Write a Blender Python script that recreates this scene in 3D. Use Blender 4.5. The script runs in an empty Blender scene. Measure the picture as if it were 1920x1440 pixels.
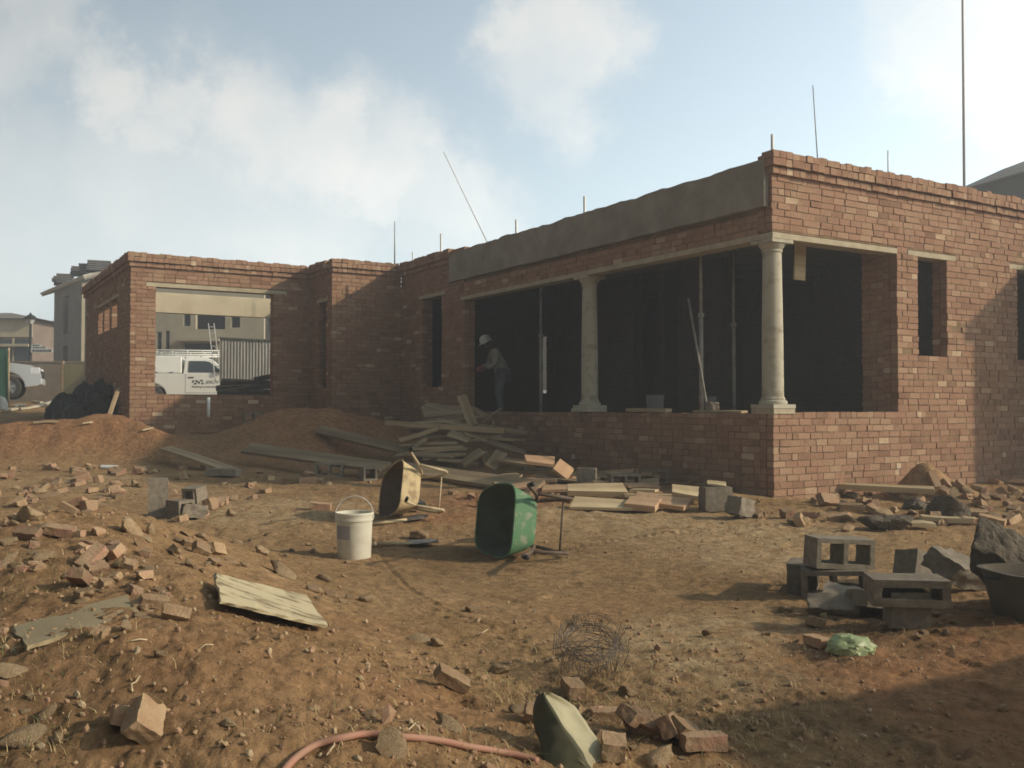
import bpy, bmesh, math, random
from mathutils import Vector, Matrix, noise, Euler
random.seed(7)
R = math.radians
scene = bpy.context.scene
COL = scene.collection

# ------------------------------------------------------------------ camera
CAMZ = 1.25
F = 1790.0
PITCH = math.atan(45.0 / F)
cam_d = bpy.data.cameras.new('camera')
cam = bpy.data.objects.new('camera', cam_d)
COL.objects.link(cam)
cam.location = (0, 0, CAMZ)
cam.rotation_euler = (math.pi / 2 + PITCH, 0, 0)
cam_d.sensor_width = 36
cam_d.lens = 36 * F / 1920
cam_d.clip_start = 0.05
cam_d.clip_end = 3000
scene.camera = cam

def ray(px, py):
    x = (px - 960) / F
    y = -(py - 720) / F
    c, s = math.cos(PITCH), math.sin(PITCH)
    return Vector((x, c - y * s, s + y * c))

def at(px, py, depth):                       # world point on that sight line, depth metres forward
    r = ray(px, py)
    r = r * (depth / r.y)
    return Vector((r.x, r.y, r.z + CAMZ))

# ------------------------------------------------------------------ terrain
def lerp_tab(t, tab):
    if t <= tab[0][0]: return tab[0][1]
    for (a, va), (b, vb) in zip(tab, tab[1:]):
        if t <= b:
            k = (t - a) / (b - a)
            k = k * k * (3 - 2 * k)
            return va + (vb - va) * k
    return tab[-1][1]

BASE = [(0, 0.02), (7, .05), (11.5, .19), (14, .30), (19, .70), (24, .95), (30, 1.2), (60, 1.5), (400, 1.5)]
MOUNDS = [  # x, y, radius, height, ry factor, red
    (-2.75, 6.2, 1.25, .50, 1.0, .15), (-1.95, 4.7, 1.15, .36, 1.0, .12), (-1.15, 3.5, .95, .27, 1.0, .15), (-.55, 2.6, .9, .20, 1, .2),
    (-3.3, 4.6, 1.2, .30, 1, .2), (-2.2, 3.0, 1.1, .22, 1, .4),
    (-8.0, 16.2, 1.15, .46, .8, 1), (-6.8, 16.4, .9, .52, .8, 1), (-5.95, 16.1, .7, .25, .8, 1), (-9.6, 16.3, 1.3, .35, .8, 1),
    (-4.0, 17.6, 1.4, .62, .9, .9), (-2.6, 17.3, 1.0, .35, .9, .8),
    (3.6, 5.0, 1.0, .12, 1, 1), (4.6, 4.2, 1.3, .3, 1, 1),
    (5.15, 12.0, .34, .34, 1, .1), (5.5, 12.15, .4, .22, 1, .1),
]
def sm(a, b, t):
    t = max(0, min(1, (t - a) / (b - a)))
    return t * t * (3 - 2 * t)

FOOT = {}
_rf = random.Random(77)
def _stamp(x, y, a, l, w, d):
    for i in range(-1, 2):
        for j in range(-1, 2):
            FOOT.setdefault((int(math.floor(x / .3)) + i, int(math.floor(y / .3)) + j), []).append((x, y, math.cos(a), math.sin(a), l, w, d))
for _ in range(150):
    _y = _rf.uniform(3.2, 10.5); _x = _rf.uniform(-.45, .5) * _y; _a = _rf.uniform(0, 6.28)
    _stamp(_x, _y, _a, .13, .05, _rf.uniform(.008, .02))
for (_x0, _y0, _x1, _y1, _c) in ((-.9, 9.8, 2.2, 4.2, .5), (.2, 7.8, 3.2, 9.6, -.4), (-1.2, 8.6, 1.2, 3.3, -.5)):
    _n = 60
    for _i in range(_n):
        _t = _i / _n; _b = math.sin(_t * 3.14) * _c
        _stamp(_x0 + (_x1 - _x0) * _t + _b, _y0 + (_y1 - _y0) * _t, math.atan2(_y1 - _y0, _x1 - _x0 + _c * 3.14 * math.cos(_t * 3.14)), .09, .028, .011)

def H(x, y):
    z = lerp_tab(y, BASE)
    z -= .12 * sm(2, 5, x) * sm(9, 13, y) * (1 - sm(18, 30, y))
    z += .22 * sm(8, 14, -x) * sm(18, 28, y)
    m = 0
    for mx, my, r, h, k, _ in MOUNDS:
        dx = x - mx; dy = (y - my) / k
        d2 = (dx * dx + dy * dy) / (r * r)
        if d2 < 5:
            m += h * math.exp(-d2 * 1.3)
    z += m
    n1 = noise.noise(Vector((x * .55, y * .55, 3.1)))
    z += n1 * .05 * (1 if y > 3 else .6)
    work = math.exp(-(((x - .4) / 2.2) ** 2 + ((y - 7.2) / 2.0) ** 2))
    rough = 1 - .8 * work
    rough *= 1 + (1.2 if y > 10 else .25) * min(1, m * 3)
    for fx_, fy_, ca_, sa_, l_, w_, d_ in FOOT.get((int(math.floor(x / .3)), int(math.floor(y / .3))), ()):
        u_ = ((x - fx_) * ca_ + (y - fy_) * sa_) / l_; v_ = ((y - fy_) * ca_ - (x - fx_) * sa_) / w_; q_ = u_ * u_ + v_ * v_
        if q_ < 4: z += d_ * (-math.exp(-q_ * 1.6) + .45 * math.exp(-(q_ - 1.6) ** 2 * 2))
    if y < 40:
        z += noise.fractal(Vector((x * 2.3, y * 2.3, 9.7)), .75, 2.1, 6) * .024 * rough
        if y < 12:
            z += noise.fractal(Vector((x * 11, y * 11, 1.7)), .6, 2.2, 5) * .012 * rough
    return z

def on_ground(px, py, h=0.0, far=90):
    r = ray(px, py)
    t = 1.5
    while t < far:
        x, y, z = r.x * t, r.y * t, r.z * t + CAMZ
        if z < H(x, y) + h: break
        t *= 1.004
    lo, hi = t / 1.004, t
    for _ in range(8):
        t = (lo + hi) / 2
        if r.z * t + CAMZ < H(r.x * t, r.y * t) + h: hi = t
        else: lo = t
    return Vector((r.x * t, r.y * t, r.z * t + CAMZ))

# ------------------------------------------------------------------ materials
MATS = {}
def nd(nt, typ, **kw):
    n = nt.nodes.new(typ)
    for k, v in kw.items():
        if k.startswith('i_'):
            key = k[2:]
            key = int(key) if key.isdigit() else key.replace('_', ' ')
            n.inputs[key].default_value = v
        else: setattr(n, k, v)
    return n

def mat(name, col, rough=.85, col2=None, scale=6, bump=.3, bscale=40, bdist=.004, metal=0, spec=.3, stretch=(1, 1, 1), rnd=0, detail=6, contrast=(.35, .65), emit=None, trans=0, alpha=1):
    if name in MATS: return MATS[name]
    m = bpy.data.materials.new(name)
    m.use_nodes = True
    nt = m.node_tree; L = nt.links
    b = nt.nodes['Principled BSDF']
    b.inputs['Roughness'].default_value = rough
    b.inputs['Metallic'].default_value = metal
    b.inputs['Specular IOR Level'].default_value = spec
    if alpha < 1: b.inputs['Alpha'].default_value = alpha
    if trans: b.inputs['Transmission Weight'].default_value = trans
    tc = nd(nt, 'ShaderNodeTexCoord')
    mp = nd(nt, 'ShaderNodeMapping'); mp.inputs['Scale'].default_value = stretch
    L.new(tc.outputs['Object'], mp.inputs['Vector'])
    c2 = col2 or tuple(c * .6 for c in col)
    ns = nd(nt, 'ShaderNodeTexNoise', i_Scale=scale, i_Detail=detail, i_Roughness=.6)
    L.new(mp.outputs[0], ns.inputs['Vector'])
    rp = nd(nt, 'ShaderNodeValToRGB')
    rp.color_ramp.elements[0].position = contrast[0]; rp.color_ramp.elements[0].color = (*c2, 1)
    rp.color_ramp.elements[1].position = contrast[1]; rp.color_ramp.elements[1].color = (*col, 1)
    L.new(ns.outputs['Fac'], rp.inputs[0])
    out = rp.outputs[0]
    if rnd:
        oi = nd(nt, 'ShaderNodeObjectInfo')
        mr = nd(nt, 'ShaderNodeMapRange'); mr.inputs[3].default_value = 1 - rnd; mr.inputs[4].default_value = 1 + rnd
        L.new(oi.outputs['Random'], mr.inputs[0])
        vm = nd(nt, 'ShaderNodeVectorMath', operation='SCALE')
        L.new(out, vm.inputs[0]); L.new(mr.outputs[0], vm.inputs['Scale'])
        out = vm.outputs[0]
    L.new(out, b.inputs['Base Color'])
    if bump:
        n2 = nd(nt, 'ShaderNodeTexNoise', i_Scale=bscale, i_Detail=5, i_Roughness=.65)
        L.new(mp.outputs[0], n2.inputs['Vector'])
        bp = nd(nt, 'ShaderNodeBump', i_Strength=bump, i_Distance=bdist)
        L.new(n2.outputs['Fac'], bp.inputs['Height'])
        L.new(bp.outputs[0], b.inputs['Normal'])
    MATS[name] = m
    return m

def brick_mat():
    m = bpy.data.materials.new('brick'); m.use_nodes = True
    nt = m.node_tree; L = nt.links; b = nt.nodes['Principled BSDF']
    b.inputs['Roughness'].default_value = .92; b.inputs['Specular IOR Level'].default_value = .15
    at_ = nd(nt, 'ShaderNodeAttribute', attribute_name='tint')
    rp = nd(nt, 'ShaderNodeValToRGB'); cr = rp.color_ramp
    pts = [(0, (.22, .122, .078)), (.12, (.268, .148, .093)), (.4, (.305, .172, .110)), (.75, (.33, .19, .122)), (.92, (.355, .222, .142)), (.98, (.42, .28, .18)), (1, (.54, .41, .28))]
    while len(cr.elements) < len(pts): cr.elements.new(.5)
    for e, (p, c) in zip(cr.elements, pts): e.position = p; e.color = (*c, 1)
    L.new(at_.outputs['Fac'], rp.inputs[0])
    tc = nd(nt, 'ShaderNodeTexCoord')
    n1 = nd(nt, 'ShaderNodeTexNoise', i_Scale=3.2, i_Detail=8, i_Roughness=.65)
    L.new(tc.outputs['Object'], n1.inputs['Vector'])
    sm_ = nd(nt, 'ShaderNodeValToRGB'); sm_.color_ramp.elements[0].position = .48; sm_.color_ramp.elements[1].position = .68
    L.new(n1.outputs['Fac'], sm_.inputs[0])
    mulf = nd(nt, 'ShaderNodeMath', operation='MULTIPLY', i_1=.75); L.new(sm_.outputs[0], mulf.inputs[0])
    mx = nd(nt, 'ShaderNodeMix', data_type='RGBA')
    L.new(mulf.outputs[0], mx.inputs['Factor']); L.new(rp.outputs[0], mx.inputs['A']); mx.inputs['B'].default_value = (.34, .23, .14, 1)
    n2 = nd(nt, 'ShaderNodeTexNoise', i_Scale=38, i_Detail=6, i_Roughness=.7)
    L.new(tc.outputs['Object'], n2.inputs['Vector'])
    mr = nd(nt, 'ShaderNodeMapRange'); mr.inputs[1].default_value = .3; mr.inputs[2].default_value = .7; mr.inputs[3].default_value = .72; mr.inputs[4].default_value = 1.18
    L.new(n2.outputs['Fac'], mr.inputs[0])
    sc = nd(nt, 'ShaderNodeVectorMath', operation='SCALE'); L.new(mx.outputs['Result'], sc.inputs[0]); L.new(mr.outputs[0], sc.inputs['Scale'])
    L.new(sc.outputs[0], b.inputs['Base Color'])
    bp = nd(nt, 'ShaderNodeBump', i_Strength=.8, i_Distance=.008)
    L.new(n2.outputs['Fac'], bp.inputs['Height']); L.new(bp.outputs[0], b.inputs['Normal'])
    MATS['brick'] = m
    return m
M_BRICK = brick_mat()
M_MORTAR = mat('mortar', (.27, .18, .105), .95, (.17, .11, .066), 5, .8, 30, .01, spec=.1)
M_CONC = mat('concrete_lintel', (.44, .38, .27), .9, (.34, .28, .19), 5, .4, 50, .004, spec=.2)
M_FASC = mat('concrete_fascia', (.31, .275, .225), .92, (.22, .19, .15), 2.5, .6, 14, .012, spec=.15)
M_PLAST = mat('plaster', (.50, .43, .30), .9, (.42, .35, .24), 2, .3, 20, .004, spec=.15)
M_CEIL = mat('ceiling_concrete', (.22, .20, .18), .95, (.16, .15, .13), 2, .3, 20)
M_WOOD = mat('timber', (.38, .28, .17), .85, (.21, .15, .09), 5, .5, 30, .003, stretch=(.12, 1, 1), rnd=.25, spec=.2)
M_WOODL = mat('timber_pale', (.55, .44, .27), .85, (.33, .24, .14), 4, .5, 30, .003, stretch=(.15, 1, 1), rnd=.12, spec=.2)
M_WOODO = mat('timber_orange', (.50, .33, .20), .85, (.38, .24, .145), 5, .4, 30, .003, stretch=(.2, 1, 1), rnd=.12, spec=.2)
M_RUB = mat('loose_brick', (.34, .19, .125), .95, (.33, .235, .14), 9, 1.0, 38, .008, rnd=.3, spec=.1)
M_RUB2 = mat('loose_brick_dusty', (.35, .245, .145), .95, (.27, .17, .10), 10, 1.0, 38, .008, rnd=.25, spec=.1)
M_STONE = mat('loose_concrete', (.37, .27, .165), .95, (.27, .18, .10), 9, 1.0, 26, .012, rnd=.25, spec=.1)
M_BLOCK = mat('cement_block', (.25, .21, .16), .96, (.17, .14, .105), 20, 1.0, 90, .004, rnd=.12, spec=.1)
M_STEEL = mat('dull_steel', (.30, .28, .25), .6, (.16, .13, .11), 12, .2, metal=.6)
M_PIPE = mat('white_plastic', (.72, .72, .70), .5, (.6, .6, .57), 6, 0)
M_BLACK = mat('black_plastic', (.025, .027, .03), .55, (.012, .012, .014), 6, .3, 12, .01)

def prop(o, label=None, cat=None, group=None, kind=None):
    if label: o['label'] = label
    if cat: o['category'] = cat
    if group: o['group'] = group
    if kind: o['kind'] = kind
    return o

def empty(name, loc=(0, 0, 0), rz=0, label=None, cat=None, group=None):
    o = bpy.data.objects.new(name, None); COL.objects.link(o)
    o.location = loc; o.rotation_euler = (0, 0, rz); o.empty_display_size = .1
    return prop(o, label, cat, group)

# ------------------------------------------------------------------ mesh builder
class MB:
    def __init__(s): s.v = []; s.f = []; s.mi = []; s.t = []
    def quad(s, pts, mi=0, t=.5):
        n = len(s.v); s.v += [tuple(p) for p in pts]; s.f.append(tuple(range(n, n + len(pts)))); s.mi.append(mi); s.t.append(t)
    def box(s, x0, x1, y0, y1, z0, z1, mi=0, t=.5, jit=0):
        n = len(s.v)
        P = [(x0, y0, z0), (x1, y0, z0), (x1, y1, z0), (x0, y1, z0), (x0, y0, z1), (x1, y0, z1), (x1, y1, z1), (x0, y1, z1)]
        if jit: P = [(a + random.uniform(-jit, jit), b + random.uniform(-jit, jit), c + random.uniform(-jit, jit)) for a, b, c in P]
        s.v += P
        for f in ((0, 3, 2, 1), (4, 5, 6, 7), (0, 1, 5, 4), (1, 2, 6, 5), (2, 3, 7, 6), (3, 0, 4, 7)):
            s.f.append(tuple(n + i for i in f)); s.mi.append(mi); s.t.append(t)
        return s
    def obox(s, c, X, Y, Z, mi=0, t=.5):     # centre and three half axes
        c = Vector(c); n = len(s.v)
        for sx, sy, sz in ((-1, -1, -1), (1, -1, -1), (1, 1, -1), (-1, 1, -1), (-1, -1, 1), (1, -1, 1), (1, 1, 1), (-1, 1, 1)):
            s.v.append(tuple(c + X * sx + Y * sy + Z * sz))
        for f in ((0, 3, 2, 1), (4, 5, 6, 7), (0, 1, 5, 4), (1, 2, 6, 5), (2, 3, 7, 6), (3, 0, 4, 7)):
            s.f.append(tuple(n + i for i in f)); s.mi.append(mi); s.t.append(t)
        return s
    def tube(s, pts, r, seg=8, mi=0, r2=None, cap=True):
        pts = [Vector(p) for p in pts]
        rings = []
        up = Vector((0, 0, 1)); prev = None
        for i, p in enumerate(pts):
            d = (pts[min(i + 1, len(pts) - 1)] - pts[max(i - 1, 0)]).normalized()
            if prev is None:
                a = d.cross(up)
                if a.length < .1: a = d.cross(Vector((1, 0, 0)))
            else: a = prev - d * prev.dot(d)
            a.normalize(); prev = a
            b = d.cross(a)
            rr = r if r2 is None else r + (r2 - r) * i / (len(pts) - 1)
            n = len(s.v)
            for k in range(seg):
                an = 2 * math.pi * k / seg
                s.v.append(tuple(p + a * math.cos(an) * rr + b * math.sin(an) * rr))
            rings.append(n)
        for a, b in zip(rings, rings[1:]):
            for k in range(seg):
                s.f.append((a + k, a + (k + 1) % seg, b + (k + 1) % seg, b + k)); s.mi.append(mi); s.t.append(.5)
        if cap:
            s.f.append(tuple(rings[0] + k for k in reversed(range(seg)))); s.mi.append(mi); s.t.append(.5)
            s.f.append(tuple(rings[-1] + k for k in range(seg))); s.mi.append(mi); s.t.append(.5)
        return s
    def lathe(s, prof, seg=24, c=(0, 0, 0), mi=0, cap=True, axis='z'):
        rings = []
        for r, z in prof:
            n = len(s.v)
            for k in range(seg):
                an = 2 * math.pi * k / seg
                p = (r * math.cos(an), r * math.sin(an), z)
                if axis == 'y': p = (p[0], p[2], p[1])
                s.v.append((c[0] + p[0], c[1] + p[1], c[2] + p[2]))
            rings.append(n)
        for a, b in zip(rings, rings[1:]):
            for k in range(seg):
                q = (a + k, a + (k + 1) % seg, b + (k + 1) % seg, b + k)
                if axis == 'y': q = q[::-1]
                s.f.append(q); s.mi.append(mi); s.t.append(.5)
        if cap:
            q = tuple(rings[0] + k for k in reversed(range(seg))); q2 = tuple(rings[-1] + k for k in range(seg))
            if axis == 'y': q = q[::-1]; q2 = q2[::-1]
            s.f.append(q); s.mi.append(mi); s.t.append(.5)
            s.f.append(q2); s.mi.append(mi); s.t.append(.5)
        return s
    def prism(s, poly, y0, y1, mi=0):         # polygon in x,z extruded along y
        n = len(s.v); k = len(poly)
        for x, z in poly: s.v.append((x, y0, z))
        for x, z in poly: s.v.append((x, y1, z))
        s.f.append(tuple(n + i for i in range(k))); s.f.append(tuple(n + k + i for i in reversed(range(k))))
        s.mi += [mi, mi]; s.t += [.5, .5]
        for i in range(k):
            s.f.append((n + i, n + k + i, n + k + (i + 1) % k, n + (i + 1) % k)); s.mi.append(mi); s.t.append(.5)
        return s
    def mesh(s, name, mats, smooth=False, tint=False):
        me = bpy.data.meshes.new(name)
        me.from_pydata(s.v, [], s.f)
        if not isinstance(mats, (list, tuple)): mats = [mats]
        for m in mats: me.materials.append(m)
        if len(mats) > 1: me.polygons.foreach_set('material_index', s.mi)
        if smooth: me.polygons.foreach_set('use_smooth', [True] * len(s.f))
        if tint:
            a = me.attributes.new('tint', 'FLOAT', 'FACE'); a.data.foreach_set('value', s.t)
        me.update()
        return me
    def build(s, name, mats, parent=None, smooth=False, tint=False, bevel=0, loc=None, recalc=False, autosmooth=None):
        me = s.mesh(name, mats, smooth or autosmooth is not None, tint)
        if recalc:
            bm = bmesh.new(); bm.from_mesh(me); bmesh.ops.recalc_face_normals(bm, faces=bm.faces); bm.to_mesh(me); bm.free()
        o = bpy.data.objects.new(name, me); COL.objects.link(o)
        if parent: o.parent = parent
        if loc: o.location = loc
        if autosmooth is not None:
            me.set_sharp_from_angle(angle=R(autosmooth))
        if bevel:
            md = o.modifiers.new('bevel', 'BEVEL'); md.width = bevel; md.segments = 2; md.limit_method = 'ANGLE'; md.angle_limit = R(35)
        return o

def link_mesh(name, me, parent=None):
    o = bpy.data.objects.new(name, me); COL.objects.link(o)
    if parent: o.parent = parent
    return o

# ------------------------------------------------------------------ sun and sky
SUN_B, SUN_E = R(100), R(26.7)               # bearing clockwise from +Y, elevation
to_sun = Vector((math.sin(SUN_B) * math.cos(SUN_E), math.cos(SUN_B) * math.cos(SUN_E), math.sin(SUN_E)))
sd = bpy.data.lights.new('sun', 'SUN'); sun = bpy.data.objects.new('sun', sd); COL.objects.link(sun)
sd.energy = 3.3; sd.angle = R(1.2); sd.color = (1, .85, .64)
sun.rotation_euler = to_sun.to_track_quat('Z', 'Y').to_euler()
sun.location = (20, -5, 20)

world = bpy.data.worlds.new('World'); scene.world = world; world.use_nodes = True
nt = world.node_tree; L = nt.links
bg = nt.nodes['Background']
sky = nd(nt, 'ShaderNodeTexSky', sky_type='NISHITA', sun_disc=False, sun_elevation=SUN_E, sun_rotation=SUN_B, altitude=1500, air_density=1.0, dust_density=2.5, ozone_density=1.5)
tc = nd(nt, 'ShaderNodeTexCoord')
def M(op, a, b=None, clamp=False):
    n = nd(nt, 'ShaderNodeMath', operation=op, use_clamp=clamp)
    for i, v in enumerate((a, b)):
        if v is None: continue
        if isinstance(v, (int, float)): n.inputs[i].default_value = v
        else: L.new(v, n.inputs[i])
    return n.outputs[0]
wn = nd(nt, 'ShaderNodeTexNoise', i_Scale=4.5, i_Detail=9, i_Roughness=.68)
L.new(tc.outputs['Generated'], wn.inputs['Vector'])
wv = nd(nt, 'ShaderNodeVectorMath', operation='SUBTRACT'); L.new(wn.outputs['Color'], wv.inputs[0]); wv.inputs[1].default_value = (.5, .5, .5)
ws = nd(nt, 'ShaderNodeVectorMath', operation='SCALE', i_Scale=.22); L.new(wv.outputs[0], ws.inputs[0])
wa = nd(nt, 'ShaderNodeVectorMath', operation='ADD'); L.new(tc.outputs['Generated'], wa.inputs[0]); L.new(ws.outputs[0], wa.inputs[1])
vec = wa.outputs[0]
CL = [  # px, py, radius (px), weight
    (40, 20, 150, .7), (-60, 120, 160, .6), (190, 160, 110, .85), (330, 200, 120, .85), (470, 250, 150, .9), (600, 300, 150, .9), (730, 340, 140, .8), (840, 390, 120, .6),
    (320, 330, 260, .55), (560, 430, 260, .5), (100, 420, 240, .45), (860, 440, 160, .45),
    (1010, 60, 130, .75), (1110, 60, 130, .8), (1060, 140, 120, .7), (1020, 190, 80, .6), (960, 100, 90, .35),
    (1860, 20, 200, 1.0), (1760, 90, 140, .8), (1950, 80, 160, 1.0), (1700, 30, 120, .5), (2300, -100, 420, .9), (2900, 100, 500, .7),
]
mask = None
for px, py, r, w in CL:
    d = ray(px, py).normalized()
    rr = r / F
    dn = nd(nt, 'ShaderNodeVectorMath', operation='DISTANCE'); L.new(vec, dn.inputs[0]); dn.inputs[1].default_value = d
    mr = nd(nt, 'ShaderNodeMapRange', interpolation_type='SMOOTHERSTEP')
    L.new(dn.outputs['Value'], mr.inputs[0])
    mr.inputs[1].default_value = rr * 1.18; mr.inputs[2].default_value = rr * .3; mr.inputs[3].default_value = 0; mr.inputs[4].default_value = w
    mask = mr.outputs[0] if mask is None else M('MAXIMUM', mask, mr.outputs[0])
n2 = nd(nt, 'ShaderNodeTexNoise', i_Scale=7, i_Detail=8, i_Roughness=.55); L.new(tc.outputs['Generated'], n2.inputs['Vector'])
mod = nd(nt, 'ShaderNodeMapRange'); mod.inputs[1].default_value = .3; mod.inputs[2].default_value = .65; mod.inputs[3].default_value = .55; mod.inputs[4].default_value = 1.15
L.new(n2.outputs['Fac'], mod.inputs[0])
mask = M('MULTIPLY', mask, mod.outputs[0], True)
dt = nd(nt, 'ShaderNodeVectorMath', operation='DOT_PRODUCT'); L.new(tc.outputs['Generated'], dt.inputs[0]); dt.inputs[1].default_value = (.77, .64, 0)
gl = nd(nt, 'ShaderNodeMapRange', interpolation_type='SMOOTHSTEP'); L.new(dt.outputs['Value'], gl.inputs[0])
gl.inputs[1].default_value = -.5; gl.inputs[2].default_value = 1.0; gl.inputs[3].default_value = .055; gl.inputs[4].default_value = .33
sk = nd(nt, 'ShaderNodeVectorMath', operation='SCALE'); L.new(sky.outputs[0], sk.inputs[0]); L.new(gl.outputs[0], sk.inputs['Scale'])
# haze band and cloud brightness are taken from the sky itself, whitened
bw = nd(nt, 'ShaderNodeRGBToBW'); L.new(sk.outputs[0], bw.inputs[0])
SKYVALS = dict(hz=.45)
sepv = nd(nt, 'ShaderNodeSeparateXYZ'); L.new(tc.outputs['Generated'], sepv.inputs[0])
hz = nd(nt, 'ShaderNodeMapRange', interpolation_type='SMOOTHSTEP'); L.new(sepv.outputs['Z'], hz.inputs[0])
hz.inputs[1].default_value = -.02; hz.inputs[2].default_value = .42; hz.inputs[3].default_value = .9; hz.inputs[4].default_value = .74
dts = nd(nt, 'ShaderNodeVectorMath', operation='DOT_PRODUCT'); L.new(tc.outputs['Generated'], dts.inputs[0]); dts.inputs[1].default_value = (math.sin(SUN_B), math.cos(SUN_B), 0)
gw = nd(nt, 'ShaderNodeMapRange', interpolation_type='SMOOTHSTEP'); L.new(dts.outputs['Value'], gw.inputs[0])
gw.inputs[1].default_value = -.35; gw.inputs[2].default_value = .42; gw.inputs[3].default_value = 0; gw.inputs[4].default_value = 1
gray = nd(nt, 'ShaderNodeCombineColor')
for i, k in enumerate((.885, 1.03, 1.03)): L.new(M('MULTIPLY', M('MULTIPLY', M('POWER', bw.outputs[0], .75), k * .86), M('MULTIPLY_ADD', gw.outputs[0], .38)), gray.inputs[i])
m1 = nd(nt, 'ShaderNodeMix', data_type='RGBA'); L.new(M('MAXIMUM', hz.outputs[0], M('MULTIPLY', gw.outputs[0], .85)), m1.inputs['Factor']); L.new(sk.outputs[0], m1.inputs['A']); L.new(gray.outputs[0], m1.inputs['B'])
cl = nd(nt, 'ShaderNodeCombineColor')
cb = M('MULTIPLY_ADD', M('POWER', bw.outputs[0], .7), 1.0)
cbn = cb.node; cbn.inputs[1].default_value = 1.22; cbn.inputs[2].default_value = .04
for i, k in enumerate((1.0, 1.0, .96)): L.new(M('MULTIPLY', cb, k), cl.inputs[i])
m2 = nd(nt, 'ShaderNodeMix', data_type='RGBA'); L.new(mask, m2.inputs['Factor']); L.new(m1.outputs['Result'], m2.inputs['A']); L.new(cl.outputs[0], m2.inputs['B'])
L.new(m2.outputs['Result'], bg.inputs['Color'])
bg.inputs['Strength'].default_value = 1.0

for n_ in nt.nodes:
    if n_.bl_idname == 'ShaderNodeMath' and n_.operation == 'MULTIPLY_ADD' and abs(n_.inputs[1].default_value - .38) < 1e-6: n_.inputs[2].default_value = 1.0
vs = scene.view_settings
try: scene.cycles.filter_width = 1.7
except Exception: pass
vs.view_transform = 'Standard'; vs.look = 'None'; vs.exposure = .18; vs.gamma = 1
# ------------------------------------------------------------------ ground sheet
def ground_mat():
    m = bpy.data.materials.new('building_site_soil'); m.use_nodes = True
    nt = m.node_tree; L = nt.links; b = nt.nodes['Principled BSDF']
    b.inputs['Roughness'].default_value = .97; b.inputs['Specular IOR Level'].default_value = .08
    tc = nd(nt, 'ShaderNodeTexCoord'); O = tc.outputs['Object']
    def noi(s, d=7, r=.6):
        n = nd(nt, 'ShaderNodeTexNoise', i_Scale=s, i_Detail=d, i_Roughness=r); L.new(O, n.inputs['Vector']); return n.outputs['Fac']
    def ramp(src, p0, p1, c0=(0, 0, 0), c1=(1, 1, 1)):
        r = nd(nt, 'ShaderNodeValToRGB'); r.color_ramp.elements[0].position = p0; r.color_ramp.elements[0].color = (*c0, 1)
        r.color_ramp.elements[1].position = p1; r.color_ramp.elements[1].color = (*c1, 1); L.new(src, r.inputs[0]); return r.outputs[0]
    def mix(f, a, b_):
        x = nd(nt, 'ShaderNodeMix', data_type='RGBA')
        L.new(f, x.inputs['Factor'])
        for k, v in (('A', a), ('B', b_)):
            if isinstance(v, tuple): x.inputs[k].default_value = (*v, 1)
            else: L.new(v, x.inputs[k])
        return x.outputs['Result']
    def mul(a, b_):
        x = nd(nt, 'ShaderNodeMath', operation='MULTIPLY', use_clamp=True)
        for i, v in enumerate((a, b_)):
            if isinstance(v, float): x.inputs[i].default_value = v
            else: L.new(v, x.inputs[i])
        return x.outputs[0]
    base = ramp(noi(1.1), .32, .68, (.27, .165, .078), (.41, .262, .135))
    fine = ramp(noi(14, 8, .7), .35, .68, (.55, .53, .50), (1.25, 1.25, 1.25))
    sa = nd(nt, 'ShaderNodeAttribute', attribute_name='soil')
    sp = nd(nt, 'ShaderNodeSeparateColor'); L.new(sa.outputs['Color'], sp.inputs[0])
    red = ramp(noi(3.0), .3, .7, (.29, .145, .075), (.37, .20, .10))
    c = mix(sp.outputs[0], base, red)
    sand = ramp(noi(5.0), .35, .65, (.38, .265, .145), (.49, .355, .205))
    c = mix(mul(sp.outputs[1], ramp(noi(6.5, 6), .36, .56)), c, sand)
    dark = ramp(noi(9.0), .3, .7, (.17, .108, .057), (.26, .165, .085))
    c = mix(mul(sp.outputs[2], ramp(noi(4.0, 6), .35, .6)), c, dark)
    x = nd(nt, 'ShaderNodeMix', data_type='RGBA', blend_type='MULTIPLY'); x.inputs['Factor'].default_value = .8
    L.new(c, x.inputs['A']); L.new(fine, x.inputs['B'])
    # small crumbs of mortar and brick
    vo = nd(nt, 'ShaderNodeTexVoronoi', i_Scale=26, i_Randomness=1.0); L.new(O, vo.inputs['Vector'])
    crumb = ramp(vo.outputs['Distance'], .10, .16, (1, 1, 1), (0, 0, 0))
    sel = nd(nt, 'ShaderNodeSeparateColor'); L.new(vo.outputs['Color'], sel.inputs[0])
    crumb = mul(crumb, ramp(sel.outputs[0], .70, .74))
    cc = mix(sel.outputs[1], (.52, .40, .27), (.36, .17, .11))
    res = mix(crumb, x.outputs['Result'], cc)
    L.new(res, b.inputs['Base Color'])
    b1 = nd(nt, 'ShaderNodeBump', i_Strength=1.0, i_Distance=.03); L.new(noi(22, 9, .72), b1.inputs['Height'])
    b2 = nd(nt, 'ShaderNodeBump', i_Strength=.8, i_Distance=.05); L.new(noi(5, 5, .6), b2.inputs['Height']); L.new(b2.outputs[0], b1.inputs['Normal'])
    b3 = nd(nt, 'ShaderNodeBump', i_Strength=.6, i_Distance=.01); L.new(crumb, b3.inputs['Height']); L.new(b1.outputs[0], b3.inputs['Normal'])
    L.new(b3.outputs[0], b.inputs['Normal'])
    return m
M_SOIL = ground_mat()

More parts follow.
